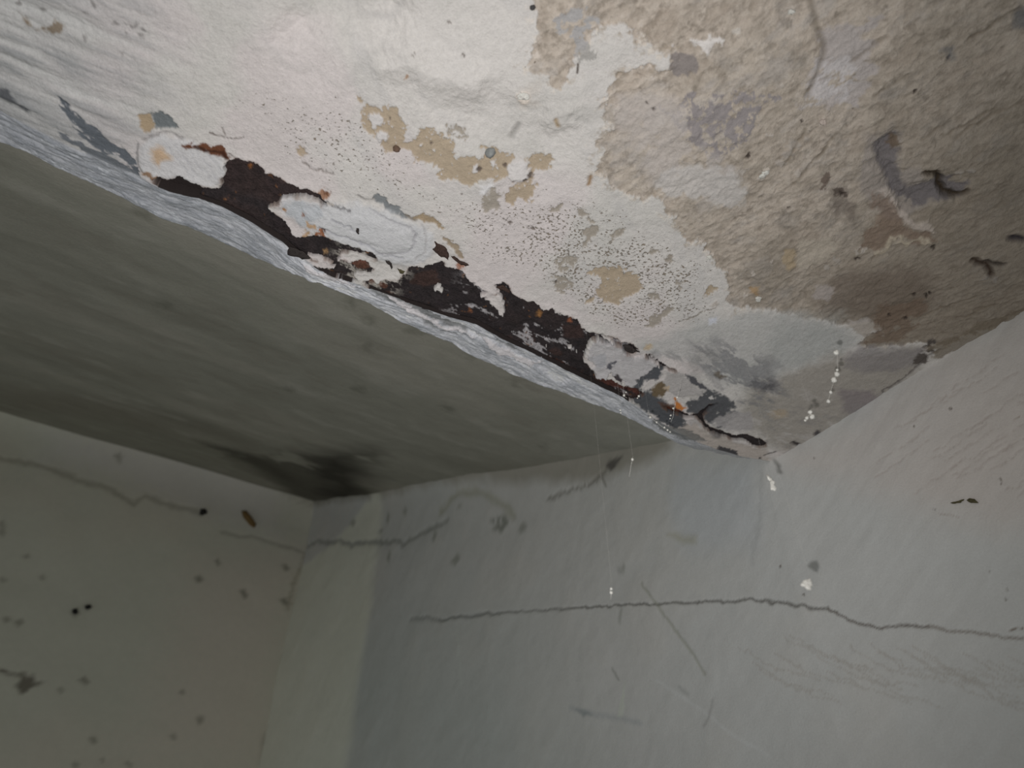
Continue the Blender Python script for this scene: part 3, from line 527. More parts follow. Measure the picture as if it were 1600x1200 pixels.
# ================================================================== RUSTED STEEL inside the lintel
su, sw = np.meshgrid(np.arange(-0.04, 0.70, 0.0014), np.arange(-0.125, -0.0009, 0.0014))
s = Panel(su, sw, (48, 42, 43), hit_soffit)
a1 = fbm(su, sw, 0.03, 5, 401, 2.0, 0.1, 0.6); a2 = fbm(su, sw, 0.012, 4, 402, 1.5); a3 = fbm(su, sw, 0.006, 4, 403)
s.tint(sst(0.1, 0.9, a1) * 0.5, (58, 47, 46)); s.tint(sst(0.2, 0.9, a2) * 0.4, (42, 38, 42)); s.tint(sst(0.1, 0.5, a2) * sst(-0.03, -0.006, sw) * sst(0.25, 0.34, su) * 0.6, (76, 54, 48))
s.tint(sst(0.95, 1.1, a3 + 0.2 * a1) * 0.7, (136, 92, 54)); s.tint(sst(0.5, 1.0, fbm(su, sw, 0.05, 4, 405, 2.0)) * 0.3, (74, 55, 50))
wl = sst(0.50, 0.64, fbm(su, sw, 0.008, 5, 407, 2.8, 0.12, 0.7) + 0.35 * fbm(su, sw, 0.04, 3, 408)) * sst(0.20, 0.25, su) * sst(0.50, 0.44, su)
s.tint(wl * 0.85, (176, 172, 174))
fl = sst(0.085, 0.10, su) * sst(0.18, 0.155, su)
s.tint(fl * sst(0.0, 0.25, fbm(su, sw, 0.008, 5, 409, 1.5, 0.1, 0.7)) * 0.85, (178, 172, 164)); s.tint(fl * sst(0.35, 0.6, a2) * 0.7, (104, 68, 52))
for q, c_ in [([(384,262),(393,262),(392,266),(385,265)], (150,96,50)), ([(838,492),(842,486),(847,490),(844,498),(838,498)], (150,108,66)), ([(886,500),(892,498),(896,506),(888,505)], (150,90,60)), ([(728,490),(734,482),(736,492)], (140,90,60)), ([(503,394),(510,393),(511,398),(505,400)], (160, 128, 92)), ([(535,405),(560,400),(572,412),(560,416),(540,414)], (104, 70, 58)), ([(650,430),(680,425),(690,445),(660,450),(640,445)], (66, 50, 46)), ([(1056,624),(1064,628),(1072,638),(1060,640)], (200,120,50)), ([(1036,634),(1060,640),(1062,648),(1040,646)], (90,50,36)), ([(810,545),(860,560),(900,582),(880,580),(840,562)], (84,54,44)), ([(878,510),(912,512),(914,530),(880,530)], (60, 46, 44)), ([(928,586),(990,600),(1000,620),(950,606)], (86,52,44))]:
    s.blob(q, c_, warp=0.002, wsize=0.006, soft=0.0025)
s.h += 0.0009 * a1 + 0.0006 * a2 + 0.0005 * a3 + 0.0012 * np.tanh(fbm(su, sw, 0.025, 3, 411, 2) * 4) * 0.6
PS = xyz(su, w_e(su) + sw, H + 0.0034 - s.h)
steel = mesh_from_grid('steel_bar', PS, s.c, None, M_steel, kind=None)
sol = steel.modifiers.new('thickness', 'SOLIDIFY'); sol.thickness = 0.006; sol.offset = 1
steel['label'] = 'dark brown rusted steel bar exposed along the broken lintel edge'; steel['category'] = 'steel bar'

# ================================================================== RECESS CEILING
cu = np.arange(-1.7, 0.745, 0.006)
q = np.linspace(0, 1, 380)
wst = w_e(cu) + s_out(cu) - 0.002
cU = np.broadcast_to(cu, (len(q), len(cu))).copy(); cW = wst[None] + (WB + 0.06 - wst[None]) * (q[:, None] ** 1.15)
c = Panel(cU, cW, (112, 111, 103), hit_recess, K=2.1)
b1 = fbm(cU, cW, 0.5, 4, 501, 2.5, 0.1); b2 = fbm(cU, cW, 0.15, 5, 502, 3.0, 0.15); b3 = fbm(cU, cW, 0.05, 4, 503, 2.0, 0.1)
c.tint(sst(-0.2, 0.9, b1) * 0.5, (102, 99, 90)); c.tint(sst(0.1, 0.8, b2) * 0.5, (124, 121, 113)); c.tint(sst(0.1, 0.8, -b2) * 0.45, (98, 97, 89)); c.tint(sst(0.3, 1.0, b3) * 0.4, (132, 130, 123)); c.tint(sst(0.3, 1.0, -b3) * 0.3, (96, 93, 85))
c.h += 0.006 * b1 + 0.003 * b2 + 0.001 * b3
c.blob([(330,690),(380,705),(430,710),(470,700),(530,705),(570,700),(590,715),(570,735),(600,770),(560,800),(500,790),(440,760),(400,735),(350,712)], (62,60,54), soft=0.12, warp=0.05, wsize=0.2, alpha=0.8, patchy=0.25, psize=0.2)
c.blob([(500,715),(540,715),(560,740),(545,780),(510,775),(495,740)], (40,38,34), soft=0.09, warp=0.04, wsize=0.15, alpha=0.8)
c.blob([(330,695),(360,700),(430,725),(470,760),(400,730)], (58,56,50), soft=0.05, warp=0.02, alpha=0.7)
c.blob([(0,600),(100,612),(250,640),(400,680),(420,715),(300,680),(160,655),(0,640)], (86,80,72), soft=0.12, warp=0.04, alpha=0.25)
for a, b, sx, sy in [(220,335,14,8),(545,470,16,10),(575,500,10,8),(650,518,12,5),(575,545,10,6),(735,555,6,3),(805,595,4,8),(560,610,10,6),(255,480,10,6),(450,610,6,4),(700,640,8,5),(850,700,4,4),(150,690,8,4)]:
    c.blob([(a-sx,b),(a,b-sy),(a+sx,b),(a,b+sy)], (72,73,64), soft=0.02, warp=0.01, alpha=0.6)
c.blob([(1000,640),(1060,690),(1020,740),(940,745),(880,700)], (132,132,126), soft=0.15, alpha=0.6, warp=0.02)
cz = zC(cU, cW) - c.h
rec = mesh_from_grid('ceiling', xyz(cU, cW, cz), c.c, None, M_recess)

# ================================================================== SIDE WALL
aw_ = np.concatenate([np.arange(-1.2, -0.35, 0.02), np.arange(-0.35, 0.95, 0.0018), np.arange(0.95, WB + 0.03, 0.007)])
az_ = np.concatenate([np.arange(-0.9, -0.1, 0.012), np.arange(-0.1, 0.76, 0.0019), np.arange(0.76, 2.1, 0.007)])
AW, AZ = np.meshgrid(aw_, az_)
a = Panel(AW, AZ, (176, 176, 174), hit_wall, K=1.62)
g1 = fbm(AW, AZ, 0.5, 4, 601); g2 = fbm(AW, AZ, 0.12, 4, 602); g3 = fbm(AW, AZ, 0.012, 4, 603, 8.0, -0.6); g4 = fbm(AW, AZ, 0.02, 4, 604)
a.tint(sst(-0.6, 0.8, g1) * 0.35, (168, 172, 172)); a.tint(sst(0, 0.9, g2) * 0.2, (182, 178, 172))
a.h += 0.004 * g1 + 0.002 * g2 + 0.0002 * g4
near = sst(0.75, 0.3, AW)
a.h += near * 0.00035 * g3
# pinker coat near the lintel, bluish one below
def band(pts, col, al, so): a.blob(pts, col, soft=so, alpha=al, warp=0.01, wsize=0.08)
band([(1205,715),(1230,745),(1330,750),(1450,790),(1560,830),(1700,850),(1700,380),(1560,500),(1440,560),(1330,660)], (177,172,168), 0.7, 0.04)
band([(1480,760),(1700,700),(1700,600),(1560,640)], (178,166,158), 0.35, 0.16)
band([(1058,725),(1100,735),(1170,735),(1185,800),(1180,850),(1120,860),(1070,850),(1050,790)], (170,174,178), 0.5, 0.04)
band([(540,1000),(640,980),(800,1000),(900,1200),(800,1300),(520,1300)], (158,165,162), 0.5, 0.3)
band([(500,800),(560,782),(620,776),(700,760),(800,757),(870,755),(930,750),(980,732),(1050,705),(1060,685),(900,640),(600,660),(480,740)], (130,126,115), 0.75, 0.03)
_ra = WB - float(hit_wall(545, 1200)[0]); _zc = float(hit_wall(520, 862)[1])
a.tint(sst(WB - _ra - 0.03, WB - _ra + 0.05, AW + 0.015 * g2) * sst(_zc + 0.02, _zc - 0.02, AZ + 0.02 * g2) * 0.5, (206, 207, 190))  # greenish coat on the splayed corner; the light it catches is tinted in
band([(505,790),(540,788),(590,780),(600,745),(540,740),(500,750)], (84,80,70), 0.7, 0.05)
band([(1045,840),(1090,835),(1092,845),(1060,848)], (150,148,128), 0.6, 0.012)
CRK = [(560,975),(600,972),(640,968),(660,965),(690,968),(730,961),(780,957),(860,952),(900,949),(950,946),(1000,945),(1040,943),(1090,942),(1120,940),(1150,939),(1170,936),(1200,940),(1235,943),(1260,948),(1275,953),(1295,951),(1315,962),(1330,970),(1350,977),(1375,981),(1400,979),(1425,976),(1450,979),(1480,985),(1510,988),(1535,990),(1565,996),(1600,998)]
a.line(CRK[6:21], 0.0030, (112,111,108), 0.002, warp=0.0022, wsize=0.016)
a.line(CRK[2:7], 0.006, (112,114,112), 0.004, warp=0.004, wsize=0.03, alpha=0.8)
a.line(CRK[20:28], 0.0026, (110,106,102), 0.0012, warp=0.0018, wsize=0.012)
a.line(CRK[27:], 0.0026, (122,116,110), 0.0008, warp=0.0018, wsize=0.010, alpha=0.8)
a.line([(800,955),(850,962),(800,970)], 0.004, None, 0.0)
a.line([(1580,985),(1600,982)], 0.0014, (120,112,104), 0.001)
a.line([(480,862),(520,850),(560,850),(600,847),(640,844),(680,826),(700,815)], 0.012, (134,136,132), 0.004, warp=0.01, wsize=0.05, soft=0.012)
a.line([(690,800),(720,775),(760,768),(790,790),(800,810)], 0.014, (144,144,128), 0.003, warp=0.01, wsize=0.05, soft=0.016, alpha=0.7)
a.line([(855,780),(890,765),(920,755),(945,735)], 0.005, (120,118,112), 0.003, warp=0.004, soft=0.006)
a.blob([(944,728),(952,718),(972,712),(962,728),(954,735)], (90,88,84), soft=0.006, warp=0.002); a.line([(940,745),(946,760)], 0.004, (120,118,112), soft=0.005)
a.blob([(764,812),(775,808),(790,806),(795,818),(780,832),(768,826),(776,820)], (128,130,124), soft=0.01, warp=0.004, patchy=0.3, psize=0.02)
for a_, b_, sx, sy in [(608,810,3,9),(596,830,4,4),(636,800,4,7),(608,870,4,10),(680,838,4,10),(712,875,8,10),(722,792,4,4),(972,888,3,9),(968,960,2,12),(846,708,6,6),(838,722,3,5),(815,825,8,10),(560,820,4,6)]:
    a.blob([(a_-sx,b_+sy*.4),(a_+sx*.3,b_-sy),(a_+sx,b_-sy*.3),(a_,b_+sy)], (126,128,120), soft=0.01, warp=0.004, alpha=0.7)
a.line([(1003,912),(1020,935),(1045,970),(1075,1010),(1103,1054)], 0.003, (136,138,126), 0.001, soft=0.005, alpha=0.8)
a.line([(1025,1062),(1060,1085),(1100,1112),(1150,1150),(1200,1180)], 0.003, (184,186,186), 0, soft=0.004, alpha=0.6)
a.line([(714,985),(717,1020),(719,1075)], 0.007, (176,180,176), 0, soft=0.008, alpha=0.7)
a.blob([(975,1062),(970,1085),(963,1115),(963,1124),(972,1118),(976,1085)], (178,182,174), soft=0.004, alpha=0.8, warp=0.002); a.line([(955,1045),(966,1062)], 0.003, (140,142,138), soft=0.004)
a.blob([(896,1105),(912,1110),(925,1118),(912,1119)], (112,122,122), soft=0.006, alpha=0.8); a.line([(890,1105),(930,1117),(955,1120),(1000,1130)], 0.005, (150,154,156), soft=0.008, alpha=0.7)
a.line([(1115,1095),(1110,1120),(1102,1134)], 0.003, (140,140,138), soft=0.005, alpha=0.7); a.line([(1062,1075),(1075,1085)], 0.005, (146,148,146), soft=0.006, alpha=0.7)
a.line([(1190,740),(1188,800),(1180,850),(1176,880)], 0.005, (150,152,152), 0.001, soft=0.01, alpha=0.5, warp=0.004)
for k_ in range(26):
    x0 = 1150 + k_ * 17 + rng.rand() * 10; y0 = 985 + rng.rand() * 60 + k_ * 1.5
    a.line([(x0, y0), (x0 + 60, y0 + 28 + rng.rand() * 10), (x0 + 130, y0 + 52)], 0.0016, (158,155,150), 0.0007, alpha=0.6, warp=0.003)
for k_ in range(22):
    x0 = 1370 + rng.rand() * 230; y0 = 590 + rng.rand() * 200
    a.line([(x0, y0), (x0 + 40, y0 - 24), (x0 + 85, y0 - 55)], 0.0016, (158,150,145), 0.0007, alpha=0.6, warp=0.003)
for a_, b_, s_ in [(1567,752,3),(1568,758,1.6),(1489,641,2.4),(1274,717,1.5),(1462,797,1.6),(1574,922,1.8),(1573,937,2.4),(1220,886,2.2),(1432,668,1.6),(1549,894,1.2),(1495,700,1.2),(1258,931,2)]:
    a.blob([(a_-s_,b_-s_*.6),(a_+s_*.3,b_-s_),(a_+s_,b_+s_*.3),(a_,b_+s_)], (86,78,70), warp=0.0008, wsize=0.003, alpha=0.9, dh=-0.0006)
a.line([(1470,805),(1495,809),(1500,812)], 0.0013, (146,138,132), 0, alpha=0.7)
a.line([(1590,660),(1600,655)], 0.001, (150,142,134))
# rounded cove under the recess ceiling, splayed inner corner
zc_here = zC(np.full(AW.shape, UA), AW)
dd = (zc_here - AZ) / 0.16
cove = np.where(AW > 0.75, 0.03 * (1 - np.sqrt(np.clip(1 - np.clip(1 - dd, 0, 1) ** 2, 0, 1))), 0) * sst(0.75, 1.3, AW)
RA = WB - float(hit_wall(545, 1200)[0]); RB = UA - float(hit_back(403, 1200)[0])
corner = RB * np.clip(1 - (WB - AW) / RA, 0, 1)
# this side of the lintel the wall stands slightly out of square
off = a.h + cove + corner - 0.095 * np.clip(0.50 - AW, 0, 1.4)
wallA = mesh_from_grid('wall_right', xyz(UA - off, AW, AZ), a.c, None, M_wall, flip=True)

# ================================================================== BACK WALL
BU, BZ = np.meshgrid(np.arange(-1.9, UA + 0.02, 0.007), np.arange(-0.3, 2.35, 0.007))
b = Panel(BU, BZ, (150, 150, 140), hit_back, K=2.3)
h1 = fbm(BU, BZ, 0.5, 4, 701); h2 = fbm(BU, BZ, 0.1, 4, 702)
b.tint(sst(-0.3, 0.9, h1) * 0.4, (156, 149, 139)); b.h += 0.006 * h1 + 0.001 * h2
def bb(pts, col, so, al, **k): b.blob(pts, col, soft=so, alpha=al, **k)
bb([(300,880),(440,860),(480,870),(410,1200),(200,1200),(270,1000)], (158,150,142), 0.2, 0.55, warp=0.05)
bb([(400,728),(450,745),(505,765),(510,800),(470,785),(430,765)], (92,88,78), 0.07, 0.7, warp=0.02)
bb([(60,680),(330,720),(440,760),(430,830),(300,800),(180,745),(70,720)], (152,150,148), 0.1, 0.6, warp=0.03)
bb([(0,640),(80,690),(85,705),(0,690)], (146,148,138), 0.1, 0.5)
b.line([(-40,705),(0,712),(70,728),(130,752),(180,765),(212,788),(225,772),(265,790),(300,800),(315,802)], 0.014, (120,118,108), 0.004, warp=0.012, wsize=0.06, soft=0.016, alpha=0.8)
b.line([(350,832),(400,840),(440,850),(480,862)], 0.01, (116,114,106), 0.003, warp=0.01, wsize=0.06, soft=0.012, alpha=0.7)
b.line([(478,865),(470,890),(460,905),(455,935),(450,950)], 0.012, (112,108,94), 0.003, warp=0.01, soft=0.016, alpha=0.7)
bb([(0,1040),(10,1044),(20,1052),(36,1044),(42,1052),(52,1050),(58,1064),(70,1067),(50,1074),(36,1078),(26,1072),(34,1062),(30,1052),(18,1056),(0,1050)], (84,80,72), 0.012, 0.9, warp=0.012, wsize=0.03, dh=-0.003)
for a_, b_, s_ in [(138,949,5),(117,956,5.5),(30,973,5),(130,1064,7),(145,1158,7),(66,903,4),(42,868,4),(3,820,6),(3,832,6),(10,966,4),(5,905,3),(185,720,6),(382,928,7),(446,887,5),(444,940,7),(310,905,7),(340,880,5),(288,1000,0),(313,1125,5),(270,1152,4),(200,1195,5),(118,1195,5),(287,1082,4),(95,1080,3),(160,1188,3)]:
    if s_: bb([(a_-s_,b_-s_*.5),(a_+s_*.3,b_-s_),(a_+s_,b_+s_*.2),(a_,b_+s_*.9)], (88,86,76), 0.014, 0.8 if s_ != 6 else 0.6, warp=0.006, wsize=0.03)
bb([(412,1150),(430,1140),(425,1165),(408,1195)], (112,108,98), 0.03, 0.7)
zb = zC(BU, np.full(BU.shape, WB)); db = (zb - BZ) / 0.14
cvb = 0.07 * (1 - np.sqrt(np.clip(1 - np.clip(1 - db, 0, 1) ** 2, 0, 1)))
wallB = mesh_from_grid('wall_back', xyz(BU, WB - b.h - cvb, BZ), b.c, None, M_wall, flip=False)
#OBJECTS
def simple_mat(name, col, rough=0.85, var=0.15, scale=900, bump=0.5, spec=0.2):
    m = bpy.data.materials.new(name); m.use_nodes = True; N = m.node_tree.nodes; L = m.node_tree.links; b = N['Principled BSDF']
    b.inputs['Roughness'].default_value = rough; b.inputs['Specular IOR Level'].default_value = spec
    tc = N.new('ShaderNodeTexCoord'); n = N.new('ShaderNodeTexNoise'); n.inputs['Scale'].default_value = scale; n.inputs['Detail'].default_value = 4
    L.new(tc.outputs['Object'], n.inputs['Vector'])
    r = N.new('ShaderNodeValToRGB'); c = lin(col)
    r.color_ramp.elements[0].position = 0.3; r.color_ramp.elements[1].position = 0.7
    r.color_ramp.elements[0].color = tuple(c * (1 - 2 * var)) + (1,); r.color_ramp.elements[1].color = tuple(np.minimum(c * (1 + var), 0.9)) + (1,)
    L.new(n.outputs[0], r.inputs[0]); L.new(r.outputs[0], b.inputs['Base Color'])
    bp = N.new('ShaderNodeBump'); bp.inputs['Strength'].default_value = bump; bp.inputs['Distance'].default_value = 0.0005
    L.new(n.outputs[0], bp.inputs['Height']); L.new(bp.outputs[0], b.inputs['Normal'])
    return m
MW = simple_mat('loose_white_plaster', (235, 230, 222)); MR = simple_mat('rust_scale', (78, 62, 56), var=0.25); MD = simple_mat('dark_flake', (66, 60, 58), var=0.2)
MG = simple_mat('grey_pebble', (150, 153, 152), rough=0.6, scale=300); MB = simple_mat('brown_casing', (128, 104, 66), rough=0.6); MK = simple_mat('black_lump', (52, 52, 50)); MO = simple_mat('olive_casing', (96, 90, 66))
MT = simple_mat('web_silk', (225, 222, 215), rough=0.5, var=0.05); MC = simple_mat('golden_crumb', (205, 176, 120))

def add(name, verts, faces, mat, parent=None, label=None, cat=None, group=None, smooth=True):
    me = bpy.data.meshes.new(name); me.from_pydata([tuple(v) for v in verts], [], faces); me.update()
    if smooth: me.polygons.foreach_set('use_smooth', [True] * len(me.polygons))
    me.materials.append(mat)
    o = bpy.data.objects.new(name, me); scn.collection.objects.link(o)
    if parent: o.parent = parent
    if label: o['label'] = label; o['category'] = cat
    if group: o['group'] = group
    return o
def chip(outline, frame, thick, dome=0.3, rough=0.15, seed=1, tilt=(0, 0)):
    """closed irregular plate; outline in metres about its centre, frame = (origin, e1, e2, n)"""
    rr = np.random.RandomState(seed); P = np.array(outline, float)
    Q = []
    for i in range(len(P)):                                       # ragged rim
        a_, b_ = P[i], P[(i + 1) % len(P)]
        for t in (0, 0.33, 0.66):
            Q.append(a_ + (b_ - a_) * t + rr.randn(2) * np.linalg.norm(b_ - a_) * rough * 0.5)
    P = np.array(Q); n = len(P); ext = np.abs(P).max()
    O, e1, e2, nn = [np.asarray(v, float) for v in frame]
    V = []; F = []
    def lay(side):
        i0 = len(V)
        for k, sc in enumerate((1.0, 0.72, 0.4)):
            for q in P:
                x_, y_ = q * sc
                hgt = thick * 0.5 * (1 if side > 0 else -1) * (0.45 if k == 0 else 1) + dome * thick * (1 - sc) * side + rr.randn() * thick * rough + tilt[0] * x_ + tilt[1] * y_
                V.append(O + e1 * x_ + e2 * y_ + nn * hgt)
        V.append(O + nn * (thick * 0.5 * side + dome * thick * side))
        for k in range(2):
            for i in range(n):
                f = (i0 + k * n + i, i0 + k * n + (i + 1) % n, i0 + (k + 1) * n + (i + 1) % n, i0 + (k + 1) * n + i)
                F.append(f if side > 0 else f[::-1])
        for i in range(n):
            f = (i0 + 2 * n + i, i0 + 2 * n + (i + 1) % n, i0 + 3 * n)
            F.append(f if side > 0 else f[::-1])
        return i0
    a0 = lay(1); b0 = lay(-1)
    for i in range(n): F.append((a0 + (i + 1) % n, a0 + i, b0 + i, b0 + (i + 1) % n))
    return V, F
ZD = np.array([0, 0, -1.0])
def on_soffit(pts, lift=0.0015):
    P = np.array(pts, float); u, s_ = hit_soffit(P[:, 0], P[:, 1]); w2 = w_e(u) + s_
    cu_, cw_ = u.mean(), w2.mean()
    return np.stack([u - cu_, w2 - cw_], 1), (xyz(np.array(cu_), np.array(cw_), np.array(H - lift)), U, W, ZD)
def on_side_wall(pts, lift=0.001):
    P = np.array(pts, float); w2, z2 = hit_wall(P[:, 0], P[:, 1])
    cw_, cz_ = w2.mean(), z2.mean()
    o_ = off[np.abs(az_ - cz_).argmin(), np.abs(aw_ - cw_).argmin()]
    return np.stack([w2 - cw_, z2 - cz_], 1), (xyz(np.array(UA - o_ - lift), np.array(cw_), np.array(cz_)), W, np.array([0, 0, 1.0]), -U)
def on_back_wall(pts, lift=0.003):
    P = np.array(pts, float); u2, z2 = hit_back(P[:, 0], P[:, 1])
    return np.stack([u2 - u2.mean(), z2 - z2.mean()], 1), (xyz(np.array(u2.mean()), np.array(WB - lift), np.array(z2.mean())), U, np.array([0, 0, 1.0]), -W)
def thing(name, where, pts, thick, mat, label, cat, group=None, lift=None, **k):
    o2, fr = where(pts) if lift is None else where(pts, lift)
    V, F = chip(o2, fr, thick, **k)
    return add(name, V, F, mat, None, label, cat, group)
def ell(cx, cy, rx, ry, n=7, seed=0, rot=0.0):
    r2 = np.random.RandomState(seed)
    o_ = []
    for t in np.linspace(0, 2 * math.pi, n + 1)[:-1]:
        q_ = 0.8 + 0.35 * r2.rand(); a_, b_ = rx * q_ * math.cos(t), ry * q_ * math.sin(t)
        o_.append((cx + a_ * math.cos(rot) - b_ * math.sin(rot), cy + a_ * math.sin(rot) + b_ * math.cos(rot)))
    return o_
thing('rust_flake', on_soffit, [(678,376),(684,380),(692,381),(698,387),(702,394),(701,399),(692,398),(684,394),(677,388),(680,383)], 0.0025, MR, 'dark curled rust flake hanging just right of the pale smooth blister', 'rust flake', lift=0.003, seed=3, tilt=(0.2, 0.1))
thing('rust_flake', on_soffit, [(705,398),(712,400),(718,406),(726,408),(732,412),(728,414),(720,411),(712,405)], 0.0014, MR, 'thin dark rust flake above the small orange stain, right of the blister', 'rust flake', lift=0.002, seed=4)
thing('rust_flake', on_soffit, [(602,405),(608,406),(613,410),(614,417),(612,419),(610,412),(605,409)], 0.0014, MD, 'small hooked black sliver below the blister on flaky white paint', 'rust flake', lift=0.002, seed=5)
thing('paint_sliver', on_soffit, [(559,349),(562,350),(562,355),(563,358),(560,358),(558,353)], 0.0016, MD, 'tiny dark upright sliver standing on the pale blister', 'sliver', lift=0.008, seed=6)
thing('rust_flake', on_soffit, [(620,417),(626,420),(633,422),(630,426),(624,424)], 0.0014, MO, 'olive brown flake at the left tip of the long rusted opening', 'rust flake', lift=0.002, seed=7)
thing('rust_flake', on_soffit, [(452,386),(462,384),(474,392),(486,402),(478,404),(462,398),(450,394)], 0.0018, MD, 'long black rust scale lying along the edge below the blister', 'rust flake', lift=0.0015, seed=8)
thing('rust_flake', on_soffit, [(775,446),(786,443),(793,447),(797,455),(790,452),(782,449)], 0.0018, MR, 'dark peeling rust curl at the upper tip of the long opening', 'rust flake', lift=0.003, seed=9)
thing('rust_flake', on_soffit, [(974,537),(984,538),(993,544),(998,549),(986,549),(976,546)], 0.0022, MD, 'black rust flake above the crumbly grey plaster near the corner', 'rust flake', lift=0.0015, seed=10)
thing('pebble', on_soffit, ell(766, 238, 9, 8.5, 8, 2), 0.004, MG, 'round grey pebble set in the bare beige patch', 'pebble', lift=0.001, dome=1.0, rough=0.03, seed=11)
thing('pebble', on_soffit, ell(620, 232, 6, 5, 7, 3), 0.003, simple_mat('brown_pebble', (120, 98, 84)), 'small brown pebble left of the grey pebble, under the beige patch', 'pebble', lift=0.001, dome=0.8, rough=0.04, seed=12)
thing('pebble', on_soffit, ell(832, 11, 4.5, 4, 7, 4), 0.003, simple_mat('dark_pebble', (86, 84, 84)), 'small dark pebble at the top beside the bare render', 'pebble', lift=0.001, dome=0.8, rough=0.04, seed=13)
for (q, lb, sd) in [
    (ell(818,149,11,6,8,5), 'cream crumb of plaster clinging to the grey white coat left of the bare render', 21),
    (ell(1107,401,5,4,6,6), 'white crumb of plaster at the lower rim of the bare render', 22),
    (ell(1286,190,6,5,7,7), 'pinkish white crumb below the pale rough patch on the bare render', 23),
    (ell(1192,271,10,4,8,8,-0.6), 'white ridge of old paint standing up on the bare render', 24),
    (ell(1184,466,6,5,7,9), 'white crumb beside the ochre spot under the bare render', 25),
    (ell(1236,17,6,5,7,10), 'pale crumb near the top edge of the bare render', 26)]:
    thing('plaster_crumb', on_soffit, q, 0.002, MW if sd != 23 else simple_mat('pink_crumb', (214, 200, 190)), lb, 'plaster crumb', 'plaster crumbs stuck on the lintel', lift=0.0015, seed=sd, rough=0.22)
thing('cocoon', on_back_wall, [(377,799),(384,799),(392,808),(400,820),(397,825),(389,820),(380,808)], 0.012, MB, 'brown elongated cocoon stuck on the dark back wall', 'cocoon', dome=0.8, rough=0.05, seed=31)
thing('dirt_lump', on_back_wall, ell(317, 801, 7, 5, 7, 12, -0.4), 0.010, MK, 'small black lump on the crack of the back wall, left of the cocoon', 'dirt lump', dome=0.8, seed=32)
thing('dirt_lump', on_back_wall, ell(138, 949, 5, 3.5, 7, 13), 0.007, MK, 'black speck, upper right one of the pair on the dark back wall', 'dirt lump', dome=0.8, seed=33)
thing('dirt_lump', on_back_wall, ell(117, 956, 5, 4, 7, 14, -0.5), 0.007, MK, 'black speck, lower left one of the pair on the dark back wall', 'dirt lump', dome=0.8, seed=34)
thing('insect_casing', on_side_wall, [(1514,784),(1519,781),(1527,782),(1533,788),(1526,788),(1519,787)], 0.003, MO, 'plump olive insect casing on the smooth grey side wall', 'insect casing', dome=0.8, rough=0.06, seed=35)
thing('insect_casing', on_side_wall, [(1489,788),(1498,786),(1505,784),(1511,783),(1506,787),(1498,789)], 0.0016, MO, 'thin dark casing sliver left of the plump olive casing', 'insect casing', dome=0.5, rough=0.1, seed=36)

# threads of web and the dust caught on them, hanging in the air below the lintel edge
def tube(pts, r, n=5):
    P = np.array(pts, float); V = []; F = []
    for i in range(len(P)):
        d = P[min(i + 1, len(P) - 1)] - P[max(i - 1, 0)]; d /= np.linalg.norm(d)
        a_ = np.cross(d, [0.3, 0.5, 0.81]); a_ /= np.linalg.norm(a_); b_ = np.cross(d, a_)
        for k in range(n):
            t = 2 * math.pi * k / n; V.append(P[i] + r * (a_ * math.cos(t) + b_ * math.sin(t)))
    for i in range(len(P) - 1):
        for k in range(n): F.append((i * n + k, i * n + (k + 1) % n, (i + 1) * n + (k + 1) % n, (i + 1) * n + k))
    F.append(tuple(range(n))[::-1]); F.append(tuple(range((len(P) - 1) * n, len(P) * n)))
    return V, F
def lump(c, r, seed, flat=(1, 1, 1)):
    rr = np.random.RandomState(seed); V = []; F = []; nu, nv = 9, 6
    for j in range(nv + 1):
        for i in range(nu):
            th_ = math.pi * j / nv; ph = 2 * math.pi * i / nu; q_ = r * (0.75 + 0.5 * rr.rand()) if 0 < j < nv else r
            V.append(np.array(c) + q_ * np.array([math.sin(th_) * math.cos(ph) * flat[0], math.sin(th_) * math.sin(ph) * flat[1], math.cos(th_) * flat[2]]))
    for j in range(nv):
        for i in range(nu): F.append((j * nu + i, (j + 1) * nu + i, (j + 1) * nu + (i + 1) % nu, j * nu + (i + 1) % nu))
    return V, F
def at(px, py, d): 
    r = ray(np.array(float(px)), np.array(float(py))); return r / np.linalg.norm(r) * d
def web(line_, dist, beads, label, group='dusty web threads under the lintel', rad=0.00011, anchor=True):
    """thread through traced points at a given distance from the eye, tied up to the soffit, with dust beads as parts"""
    P = [at(a_, b_, dist) for a_, b_ in line_]
    root = bpy.data.objects.new('cobweb', None); root.location = tuple(P[0]); scn.collection.objects.link(root)
    root['label'] = label; root['category'] = 'cobweb'; root['group'] = group
    O = P[0]
    if anchor:
        t0 = P[0].copy(); k_ = Vector((0, 0, 0)); up_ = t0.copy(); up_[2] = H + (max(0, t0 @ W - w_e(t0 @ U))) * slope(t0 @ U) - 0.001
        if up_[2] > t0[2] + 0.002:
            V, F = tube([up_ - O, (up_ + t0) / 2 + np.array([0.0004, 0, 0]) - O, t0 - O], 0.000022, 4); add('thread', V, F, MT, root)
    V, F = tube([q_ - O for q_ in P], rad); add('thread', V, F, MT, root)
    for i, (a_, b_, r_px) in enumerate(beads):
        V, F = lump(at(a_, b_, dist) - O, r_px * dist / FPX, 70 + i + int(a_)); add('dust_bead', V, F, MW, root)
    return root
web([(1308,548),(1309,575),(1308,586),(1303,595),(1297,614),(1294,628)], 0.66, [(1307,551,3.6),(1308,578,2),(1308,585,3.8),(1303,594,4.2),(1298,613,2.4),(1294,627,2.8)], 'dusty web thread with a string of white beads before the pale patch near the wall')
web([(1268,640),(1266,646),(1262,652),(1257,658)], 0.66, [(1266,644,3.2),(1269,651,3.8),(1261,653,2.6),(1258,657,1.8)], 'small cluster of white dust beads on a web, below the longer beaded thread')
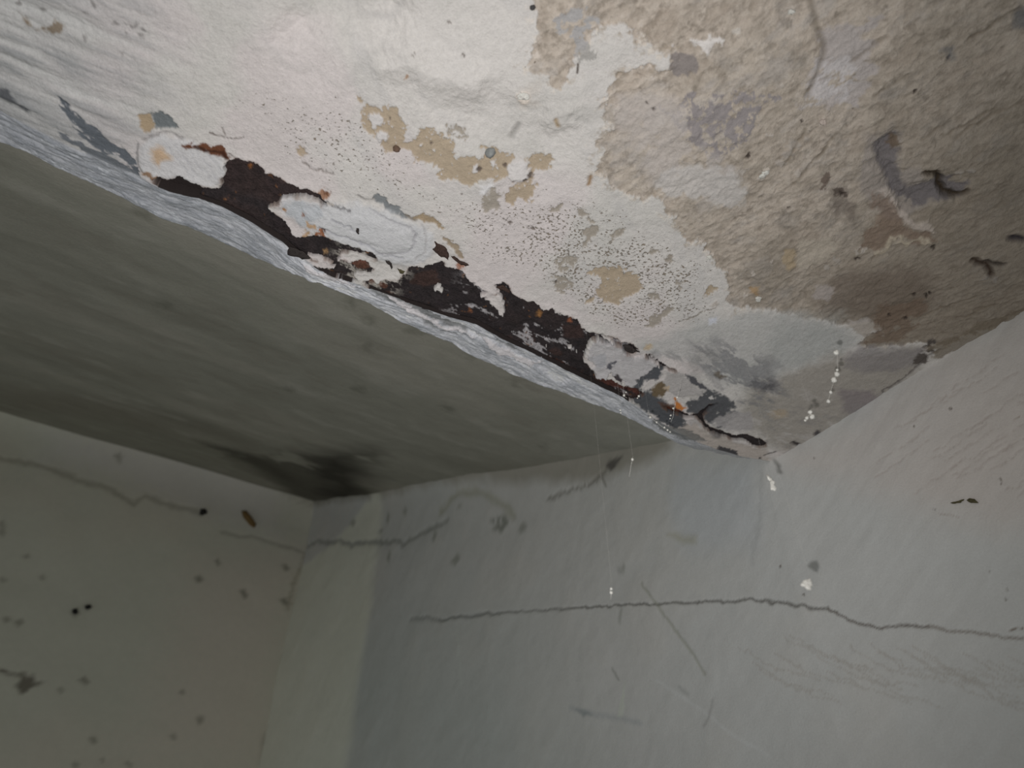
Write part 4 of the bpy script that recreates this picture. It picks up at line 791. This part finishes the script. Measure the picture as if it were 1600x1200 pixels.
web([(1064,600),(1058,622),(1053,640),(1052,650),(1048,660)], 0.70, [(1058,621,1.6),(1052,638,1.5),(1048,649,1.4),(1047,654,1.0)], 'thin vertical web thread crossing the orange rust spot')
web([(1014,648),(1020,655),(1032,665),(1043,672),(1049,676)], 0.74, [(1016,652,2),(1026,660,1.5),(1038,668,1.6),(1043,672,1.6),(1047,675,1.3)], 'sparkling web thread lying along the splayed edge near the dark grey patch')
web([(989,717),(987,722),(985,734),(983,745)], 0.60, [(988,718,2)], 'short web thread with one white bead before the ceiling shade')
web([(956,918),(953,922),(955,930),(954,936)], 0.58, [(955,920,1.8),(955,926,2.2)], 'tiny white web tuft above the left part of the long wall crack')
web([(970,640),(970,646)], 0.72, [(969,641,1.4),(970,645,1.2)], 'faint white web speck left of the sparkling thread, under the edge')
web([(975,612),(973,618),(980,622)], 0.71, [(975,618,1.9),(978,613,1.2)], 'golden dusty web speck on the rust left of the orange spot')
web([(1000,617),(997,621)], 0.71, [(998,619,1.7),(996,622,1.1)], 'golden dusty web speck between the rust tip and the orange spot')
def hanging(pts, dist, thick, label, seed, dome=0.2):
    P = np.array(pts, float); c0 = P.mean(0); O = at(c0[0], c0[1], dist)
    # the flake hangs in an upright plane across the recess direction
    e1 = U * 0.9 - W * 0.436; e1 = e1 / np.linalg.norm(e1); e2 = np.array([0, 0, 1.0]); nn = np.cross(e1, e2)
    out = []
    for a_, b_ in P:
        r = ray(a_, b_); t = (O @ nn) / (r @ nn); q_ = r * t - O; out.append((q_ @ e1, q_ @ e2))
    root = bpy.data.objects.new('paint_flake', None); root.location = tuple(O); scn.collection.objects.link(root)
    root['label'] = label; root['category'] = 'paint flake'
    V, F = chip(out, (np.zeros(3), e1, e2, nn), thick, dome=dome, rough=0.2, seed=seed); add('flake', V, F, MW, root)
    top_ = max(out, key=lambda q_: q_[1]); T = e1 * top_[0] + e2 * top_[1]
    up_ = O + T; u_, w_ = up_ @ U, up_ @ W; zt_ = H + max(0, w_ - w_e(u_)) * slope(u_)
    V, F = tube([T - e2 * 0.001, T + np.array([0.0005, 0, (zt_ - up_[2]) * 0.5]), T + np.array([0, 0, zt_ - up_[2]])], 0.000022, 4); add('thread', V, F, MT, root)
hanging([(1197,742),(1201,742),(1206,747),(1210,754),(1213,764),(1210,767),(1205,764),(1204,756),(1200,748)], 0.60, 0.0008, 'curved white paint flake hanging before the wall just below the lintel corner', 41)
hanging([(1250,915),(1254,909),(1257,906),(1261,905),(1266,903),(1268,908),(1269,914),(1267,922),(1262,921),(1256,917)], 0.56, 0.0012, 'ragged white paint flake hanging before the wall above the long crack', 42)
